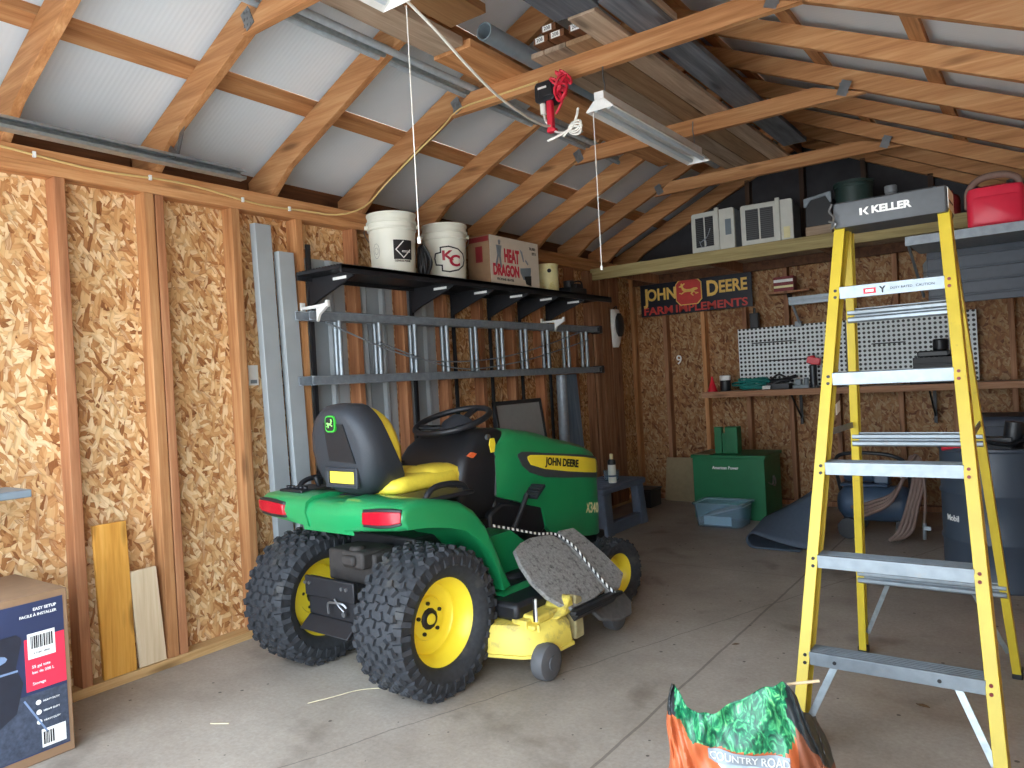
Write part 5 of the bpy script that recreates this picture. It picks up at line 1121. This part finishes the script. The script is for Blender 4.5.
DR = thing('oil_drum','slate grey oil drum with a white brand name behind the ladder','drum',(3.27,4.96,0.0))
pr_ = [(0,0),(0.285,0),(0.292,0.012),(0.285,0.03),(0.285,0.24),(0.293,0.252),(0.293,0.262),(0.285,0.275),(0.285,0.50),(0.293,0.512),(0.293,0.522),(0.285,0.535),(0.285,0.745),(0.293,0.755),(0.293,0.768),(0.28,0.77),(0.275,0.752),(0,0.752)]
DB = MB().lathe(pr_,n=48).build('drum_body', DRUM, DR, smooth=35)
def wrap_d(p):
    r_ = 0.286 - p.y; a = R(-139)+p.x/0.286; return Vector((r_*cos(a), r_*sin(a), p.z))
MB().text('Mobil',(0.0,0,0.375),(1,0,0),(0,0,1),0.047,bold=0.01,ext=0.002,sx=0.9,warp=lambda p: wrap_d(Vector((p.x,p.y,p.z)))).build('drum_lettering', WHITE, DB)
onecol('wire_pile','tangle of dark cable and clips lying on top of the drum','cable',MB().tube(sm([(-0.18,-0.1,0.02),(-0.05,-0.16,0.05),(0.1,-0.1,0.03),(0.16,0.02,0.06),(0.02,0.1,0.03),(-0.12,0.03,0.06),(-0.02,-0.08,0.04),(0.12,-0.05,0.02)]),0.012,7).box(-0.06,0.10,-0.06,0.06,0.0,0.06).cyl((0.1,0.05,0.0),(0.12,0.05,0.14),0.05,14),BLKP,(3.24,4.93,0.7525),smooth=50)
onecol('red_pliers','red handled pliers lying on the front of the drum top','pliers',MB().tube(sm([(-0.10,0.02,0.012),(-0.04,-0.02,0.02),(0.03,-0.01,0.012)]),0.011,7).tube(sm([(-0.10,-0.04,0.012),(-0.04,-0.03,0.02),(0.03,-0.03,0.012)]),0.011,7),REDP,(3.12,4.78,0.7525),smooth=50)
onecol('storage_bin','dark plastic storage bin at the far right behind the drum','bin',MB().rings([[(x,y,z) for x,y in rrect(w_,d_,0.04)] for w_,d_,z in ((0.52,0.42,0),(0.58,0.46,0.78),(0.62,0.50,0.785),(0.62,0.50,0.82),(0.58,0.46,0.85))]),plain('bin_dark',rgb(48,54,66),0.5),(3.34,6.25,0),smooth=40)
onecol('red_bottle','small red bottle on the floor beside the drum, at the right edge','bottle',MB().lathe([(0,0),(0.06,0),(0.062,0.01),(0.062,0.17),(0.03,0.21),(0.025,0.24),(0,0.24)],n=20),PINKR,(3.46,4.20,0),smooth=40)
# ---------------------------------------------------------------- overhead
def shoplight(label, loc, L=1.24):
    t = thing('shop_light', label, 'light fixture', loc, 0, 'shop lights hung from the ties')
    P = [(-0.075,0.0),(-0.03,0.045),(0.03,0.045),(0.075,0.0),(0.07,-0.004),(0.026,0.038),(-0.026,0.038),(-0.07,-0.004)]
    MB().prism(P,'y',0,L).build('reflector', WHITE, t, bevel=0.001)
    MB().box(-0.026,0.026,0.0,L,0.046,0.085).build('ballast_cover', WHITE, t, bevel=0.003)
    for s_ in (0.001,L-0.003): MB().prism([(-0.072,-0.003),(-0.028,0.043),(0.028,0.043),(0.072,-0.003)],'y',s_,s_+0.002).build('end_plate', WHITE, t)
    for x in (-0.035,0.035): MB().cyl((x,0.03,0.012),(x,L-0.03,0.012),0.0125,10).build('tube_lamp', plain('unlit_tube',rgb(196,206,212),0.3,var=0.02), t, smooth=40)
    for y in (0.06,L-0.06): MB().tube([(0,y,0.085),(0.004,y,0.13),(-0.004,y,0.18),(0.0,y,0.235)],0.0035,6).build('chain', STEEL, t)
    return t
shoplight('white fluorescent shop light hung by chains under the stored planks',(1.84,3.17,2.545))
shoplight('white fluorescent shop light just entering at the top edge',(1.80,0.62,2.56))
onecol('pull_string','thin white pull string hanging in front of the two white pails','string',MB().cyl((1.83,1.865,2.55),(1.83,1.865,1.765),0.0018,6).cyl((1.83,1.865,1.75),(1.83,1.865,1.77),0.006,8),CORDW,group=None)
onecol('pull_string','thin pale pull string hanging from the near end of the long shop light','string',MB().cyl((1.79,3.20,2.545),(1.79,3.20,1.80),0.0022,6).cyl((1.79,3.20,1.785),(1.79,3.20,1.805),0.006,8),CORDW)
onecol('white_cord','white power cord drooping from the top light to the outlet','cord',MB().tube(sm([(1.80,1.87,2.60),(1.79,2.05,2.55),(1.76,2.28,2.49),(1.72,2.52,2.455),(1.65,2.82,2.468),(1.59,3.06,2.50),(1.578,3.15,2.525)]),0.0055,7),CORDW,smooth=60)
OB = thing('outlet_box','black outlet box hung on the second tie with red cords plugged in','outlet',(1.56,3.18,2.695))
MB().rings([[(x,y,z) for x,z in rrect(0.115,0.10,0.02)] for y in (-0.05,0.04)]).box(-0.03,0.05,-0.06,-0.05,-0.03,0.03).build('box_body', BLKP, OB, bevel=0.004)
MB().box(-0.03,0.02,-0.0615,-0.06,0.01,0.02).build('box_label', WHITE, OB)
MB().cyl((-0.03,-0.02,-0.05),(-0.028,-0.02,-0.10),0.016,10).build('white_plug', CORDW, OB, smooth=40)
MB().tube(sm([(-0.028,-0.02,-0.10),(-0.015,-0.025,-0.14),(0.005,-0.02,-0.17)]),0.006,6).build('plug_cord', CORDW, OB, smooth=50)
MB().box(0.002,0.034,-0.045,-0.015,-0.19,-0.045).box(-0.002,0.045,-0.045,-0.01,-0.205,-0.185).build('red_strap', CORDR, OB, bevel=0.006)
rb = MB(); rq = random.Random(4)
for k in range(7):
    ca, cb, ra, rb_ = 0.10+rq.uniform(-.03,.03), rq.uniform(-.04,.05), rq.uniform(.015,.035), rq.uniform(.02,.045); ph = rq.uniform(0,6)
    rb.tube([(ca+ra*cos(2*pi*t/12+ph), -0.02-0.006*k+0.015*sin(4*pi*t/12+ph), cb+rb_*sin(2*pi*t/12)) for t in range(12)],0.007,6,loop=True)
rb.tube(sm([(0.06,-0.02,0.0),(0.09,-0.03,-0.06),(0.05,-0.03,-0.12)]),0.007,6).build('red_cord', CORDR, OB, smooth=60)
bw = MB()
for a in (0.35,0.05,-0.3):
    bw.tube([(0.12+0.07*(1-cos(2*pi*t/14))*0.5*cos(a)-0.02*sin(2*pi*t/14)*sin(a), -0.03, -0.215+0.07*(1-cos(2*pi*t/14))*0.5*sin(a)+0.02*sin(2*pi*t/14)*cos(a)) for t in range(14)],0.006,6,loop=True)
bw.tube(sm([(0.02,-0.03,-0.18),(0.05,-0.03,-0.21),(0.12,-0.03,-0.22),(0.16,-0.03,-0.17),(0.17,-0.02,-0.12)]),0.006,6).tube(sm([(0.12,-0.03,-0.215),(0.06,-0.04,-0.235),(0.0,-0.04,-0.245)]),0.006,6).tube(sm([(0.12,-0.03,-0.215),(0.09,-0.04,-0.245)]),0.006,6)
onecol('tied_cord','white cord tied in a bow below the shop light','cord',bw,CORDW,(1.56,3.18,2.695),smooth=60)
# things stored on the ties
tz = TZ+TH_+0.001
def board(label, x0, x1, y0, y1, z0, th, m, group='boards stored on the ties', nm='stored_board'):
    return onecol(nm, label, 'board', MB().box(x0,x1,y0,y1,z0,z0+th), m, group=group, bevel=0.002)
XB = [(1.50,1.575,OLDB['y'],'under the shop light side'),(1.58,1.70,OLDB['y'],'second from the left'),(1.705,1.845,wood('tan_plank',rgb(128,100,72),rgb(158,126,94),rgb(178,148,116),'y'),'with a tan underside'),(1.85,1.985,OLDB['y'],'next to the grey-blue one')]
for x0,x1,m,q in XB: board('weathered plank laid across the ties above the shop light, '+q,x0,x1,2.90 if x0 > 1.8 else 3.12,6.25,tz,0.025,m)
board('grey-blue weathered plank on the ties, rightmost of the planks',2.03,2.19,2.85,5.6,tz,0.03,GREYB)
board('pale short board end poking over the first tie near the top edge',2.10,2.20,2.2,3.3,tz+0.032,0.03,OLDB['y'])
board('dark weathered plank seen above the second tie, near the top edge',1.80,2.02,2.25,2.88,tz,0.03,GREYB)
board('wide brown board lying on the ties with its sawn end in view',1.14,1.37,2.80,5.4,tz,0.04,FIR['y'])
board('long brown board on the ties at the top, nearest the first tie',1.17,1.35,1.70,2.77,tz,0.04,OLDB['y'])
board('rough brown board on the ties at the top, right of the long brown one',1.42,1.62,1.75,2.6,tz,0.04,wood('rough_brown',rgb(104,72,44),rgb(138,100,64),rgb(160,122,84),'y'))
for x,z,q in ((1.60,0.028,'lowest left of the tagged four'),(1.69,0.028,'lowest middle of the tagged four'),(1.645,0.072,'on top of the tagged four'),(1.80,0.028,'rightmost of the tagged four')):
    LB = thing('lumber','brown lumber with a white tag on its end, '+q,'board',(x,3.06,tz+z),0,'tagged lumber on the ties')
    MB().box(-0.042,0.042,0,2.4,0,0.036).build('lumber_body', DARKB, LB, bevel=0.002)
    MB().box(-0.03,0.02,-0.0015,-0.0003,0.004,0.032).build('end_tag', WHITE, LB)
    MB().text('208',(-0.005,-0.0016,0.018),(1,0,0),(0,0,1),0.024).build('tag_print', INK, LB)
pv = MB().lathe([(0.036,0.0),(0.043,0.0),(0.043,3.0),(0.036,3.0)],(1.455,2.80,tz+0.044),'y',24,loop=True)
onecol('pvc_pipe','grey plastic pipe on the ties, open end facing the camera','pipe',pv,PVC,smooth=40)
for x,r_,y0,y1,m,q in ((1.035,0.018,1.80,4.9,COND,'bright and innermost of the bundle'),(0.99,0.017,1.80,5.0,GALV,'middle of the bundle'),(0.948,0.016,1.75,5.1,COND,'nearest the roof of the bundle')):
    onecol('conduit','long steel conduit lying on the ties, '+q,'pipe',MB().cyl((x,y0,tz-0.002+r_),(x,y1,tz-0.002+r_),r_,12),m,group='conduits on the ties',smooth=40)
# ---------------------------------------------------------------- feed bag in the foreground
BG = thing('feed_bag','open paper feed bag with printed grass at the bottom edge','bag',(2.825,1.955,0.0),R(17))
NBG = 168; NH = 96; rows = []
def bagtop(x, s_):
    """height of the torn rim: the front edge rises to the right, the back is folded down"""
    P = [(-0.24,0.40),(-0.19,0.425),(-0.165,0.415),(-0.13,0.375),(-0.08,0.375),(0.0,0.412),(0.06,0.450),(0.10,0.470),(0.118,0.462),(0.15,0.40),(0.20,0.32),(0.30,0.22)]
    for (a,b),(c,d) in zip(P,P[1:]):
        if a <= x <= c: f_ = b+(d-b)*(x-a)/(c-a); break
    else: f_ = P[0][1] if x < 0 else P[-1][1]
    k = max(0,min(1,(s_+0.15)/0.9)); return f_*(1-k)+0.27*k
for i in range(NH+1):
    t = i/NH; row = []
    for j in range(NBG):
        a = 2*pi*j/NBG; c_, s_ = cos(a), sin(a)
        hx, hy = (0.30-0.12*t if c_ > 0 else 0.235-0.05*t)+0.010*sin(3*t*pi), 0.14-0.06*t
        x = hx*abs(c_)**0.7*(1 if c_ >= 0 else -1); y = hy*abs(s_)**0.6*(1 if s_ >= 0 else -1)
        z = bagtop(x, s_)*t
        cr = 0.010*sin(5*a+9*t)+0.006*sin(11*a-14*t+1)+0.005*sin(23*a+21*t)
        row.append((x*(1+cr*1.2), y+cr*(0.7+0.6*t), z))
    rows.append(row)
bmx = MB()
bmx.v = [q for r_ in rows for q in r_]
for i in range(NH):
    for j in range(NBG):
        q = (j+1)%NBG; a = 2*pi*(j+.5)/NBG
        x = (rows[i][j][0]+rows[i+1][q][0])/2; z = (rows[i][j][2]+rows[i+1][q][2])/2
        lim = 0.295
        if x > 0.10: lim = 0.295+min(0.07,(x-0.10)*1.4)
        if x < -0.13: lim = 0.295+min(0.06,(-0.13-x)*1.2)
        gus = x > 0.128 and z < 0.5
        edge = (x > 0.108 and i > NH*0.80 and z > 0.22) or (x < -0.175 and z > 0.35)
        bmx.f.append((i*NBG+j,i*NBG+q,(i+1)*NBG+q,(i+1)*NBG+j))
        bmx.m.append(2 if edge else 3 if gus else (1 if z > lim and sin(a) < 0.3 else 3 if sin(a) > 0.3 else 0))
bmx.f.append(tuple(range(NBG))[::-1]); bmx.m.append(0)
BAGO = bmx.build('bag_body', [ORNG, GRASSP, plain('bag_dark_edge',rgb(40,44,46),0.4), plain('bag_brown_side',rgb(132,78,54),0.5,var=0.15,scale=20)], BG, smooth=50)
sd = BAGO.modifiers.new('solid','SOLIDIFY'); sd.thickness = 0.0015
_fr = [rows[i][j] for i in range(NH+1) for j in range(NBG//2, NBG)]
_fc = {}
def fronty(x, z):
    k = (x, z)
    if k not in _fc: _fc[k] = min(_fr, key=lambda p: (p[0]-x)**2+(p[2]-z)**2)[1]
    return _fc[k]
def bwarp(off):
    def f(p):
        g = 0.012; ix, iz = math.floor(p.x/g), math.floor(p.z/g); fx, fz = p.x/g-ix, p.z/g-iz; out = 0
        for dx,wx in ((0,1-fx),(1,fx)):
            for dz,wz in ((0,1-fz),(1,fz)): out += wx*wz*fronty((ix+dx)*g,(iz+dz)*g)
        return Vector((p.x, out-off, p.z))
    return f
def bagpatch(x0, x1, off, zf, n=24):
    f = bwarp(off); rws = []
    for i in range(n+1):
        x = x0+(x1-x0)*i/n; a, b = zf(x); rws.append([f(Vector((x,0,a+(b-a)*k/5))) for k in range(6)])
    return MB().rings(rws, False, False)
BNR = bagpatch(-0.09,0.11,0.006,lambda x: (0.262,0.294)).build('bag_banner', plain('banner_grey',rgb(132,140,146),0.4,var=0.05), BG, smooth=60)
MB().text('COUNTRY ROAD',(0.012,0,0.278),(1,0,0),(0,0,1),0.027,bold=0.02,sx=0.92,ext=0.0,warp=bwarp(0.009)).build('banner_lettering', WHITE, BNR)
bagpatch(-0.065,0.095,0.0055,lambda x: (0.18+abs(x-0.015)*1.0,0.263)).build('bag_picture', plain('picture_pale',rgb(168,186,196),0.4,var=0.25,scale=40), BG, smooth=60)
MB().cyl((0.112,-0.055,0.455),(0.19,-0.05,0.468),0.004,8).build('tie_string', CARDL, BG)

# crumbs on the slab
def leaf(label, x, y, s_, rz):
    P = [(0,-0.5),(0.18,-0.2),(0.22,0.1),(0,0.5),(-0.2,0.15),(-0.16,-0.2)]
    o = onecol('dry_leaf', label, 'leaf', MB().rings([[(a*s_,b*s_,z+0.15*s_*abs(a)) for a,b in P] for z in (0.001,0.003)]), LEAF, (x,y,0.0), group='dry leaves on the slab', rz=rz)
leaf('dry brown leaf on the slab at the bottom, left of the feed bag',2.20,1.95,0.045,0.4)
leaf('dry brown leaf on the slab under the ladder',3.10,3.05,0.05,1.3)
leaf('dry brown leaf on the slab between tractor and ladder',2.30,3.35,0.035,2.2)
leaf('dry brown leaf on the slab in front of the near rear tire',1.72,1.72,0.03,0.9)
onecol('straw','pale bit of straw on the slab near the printed carton','straw',MB().beam((0,0,0.002),(0.07,0.035,0.004),0.004,0.003),STRAW,(0.82,1.62,0.0))
onecol('straw','long pale straw lying between the rear tires','straw',MB().tube(sm([(0,0,0.004),(0.06,0.08,0.012),(0.10,0.2,0.006),(0.22,0.30,0.004)]),0.0018,5),STRAW,(1.02,1.93,0.0))
# ---------------------------------------------------------------- camera, light
cam = bpy.data.cameras.new('camera'); co = bpy.data.objects.new('camera', cam); COL.objects.link(co)
yaw, pitch, roll = -0.6260, -0.0036, -0.0546
f = Vector((sin(yaw)*cos(pitch), cos(yaw)*cos(pitch), sin(pitch))); r = Vector((cos(yaw), -sin(yaw), 0)); u = r.cross(f)
r2 = r*cos(roll) + u*sin(roll); u2 = u*cos(roll) - r*sin(roll)
m = Matrix((r2, u2, -f)).transposed().to_4x4(); m.translation = Vector((3.53,0,1.27)); co.matrix_world = m
cam.sensor_width = 36; cam.lens = 745/1024*36; cam.clip_start = 0.02
scene.camera = co
w = bpy.data.worlds.new('sky'); scene.world = w; w.use_nodes = True
nt = w.node_tree; bg = nt.nodes['Background']; bg.inputs[1].default_value = 2.0
tc = nt.nodes.new('ShaderNodeTexCoord'); sx = nt.nodes.new('ShaderNodeSeparateXYZ'); rp_ = nt.nodes.new('ShaderNodeValToRGB')
nt.links.new(tc.outputs['Generated'], sx.inputs[0]); nt.links.new(sx.outputs[2], rp_.inputs[0]); nt.links.new(rp_.outputs[0], bg.inputs[0])
e = rp_.color_ramp.elements; e[0].position = 0.03; e[0].color = (0.92,0.97,1.0,1); e[1].position = 0.22; e[1].color = (0.66,0.80,0.96,1)
sl = bpy.data.lights.new('sun', 'SUN'); sl.energy = 6.5; sl.angle = R(3); sl.color = (1,0.97,0.92)
so = bpy.data.objects.new('sun', sl); COL.objects.link(so); so.rotation_euler = (R(42),0,R(200))
scene.view_settings.view_transform = 'Standard'; scene.view_settings.look = 'None'
scene.view_settings.gamma = 1.0; scene.view_settings.use_curve_mapping = False
scene.view_settings.exposure = 2.18
scene.cycles.max_bounces = 8; scene.cycles.diffuse_bounces = 5
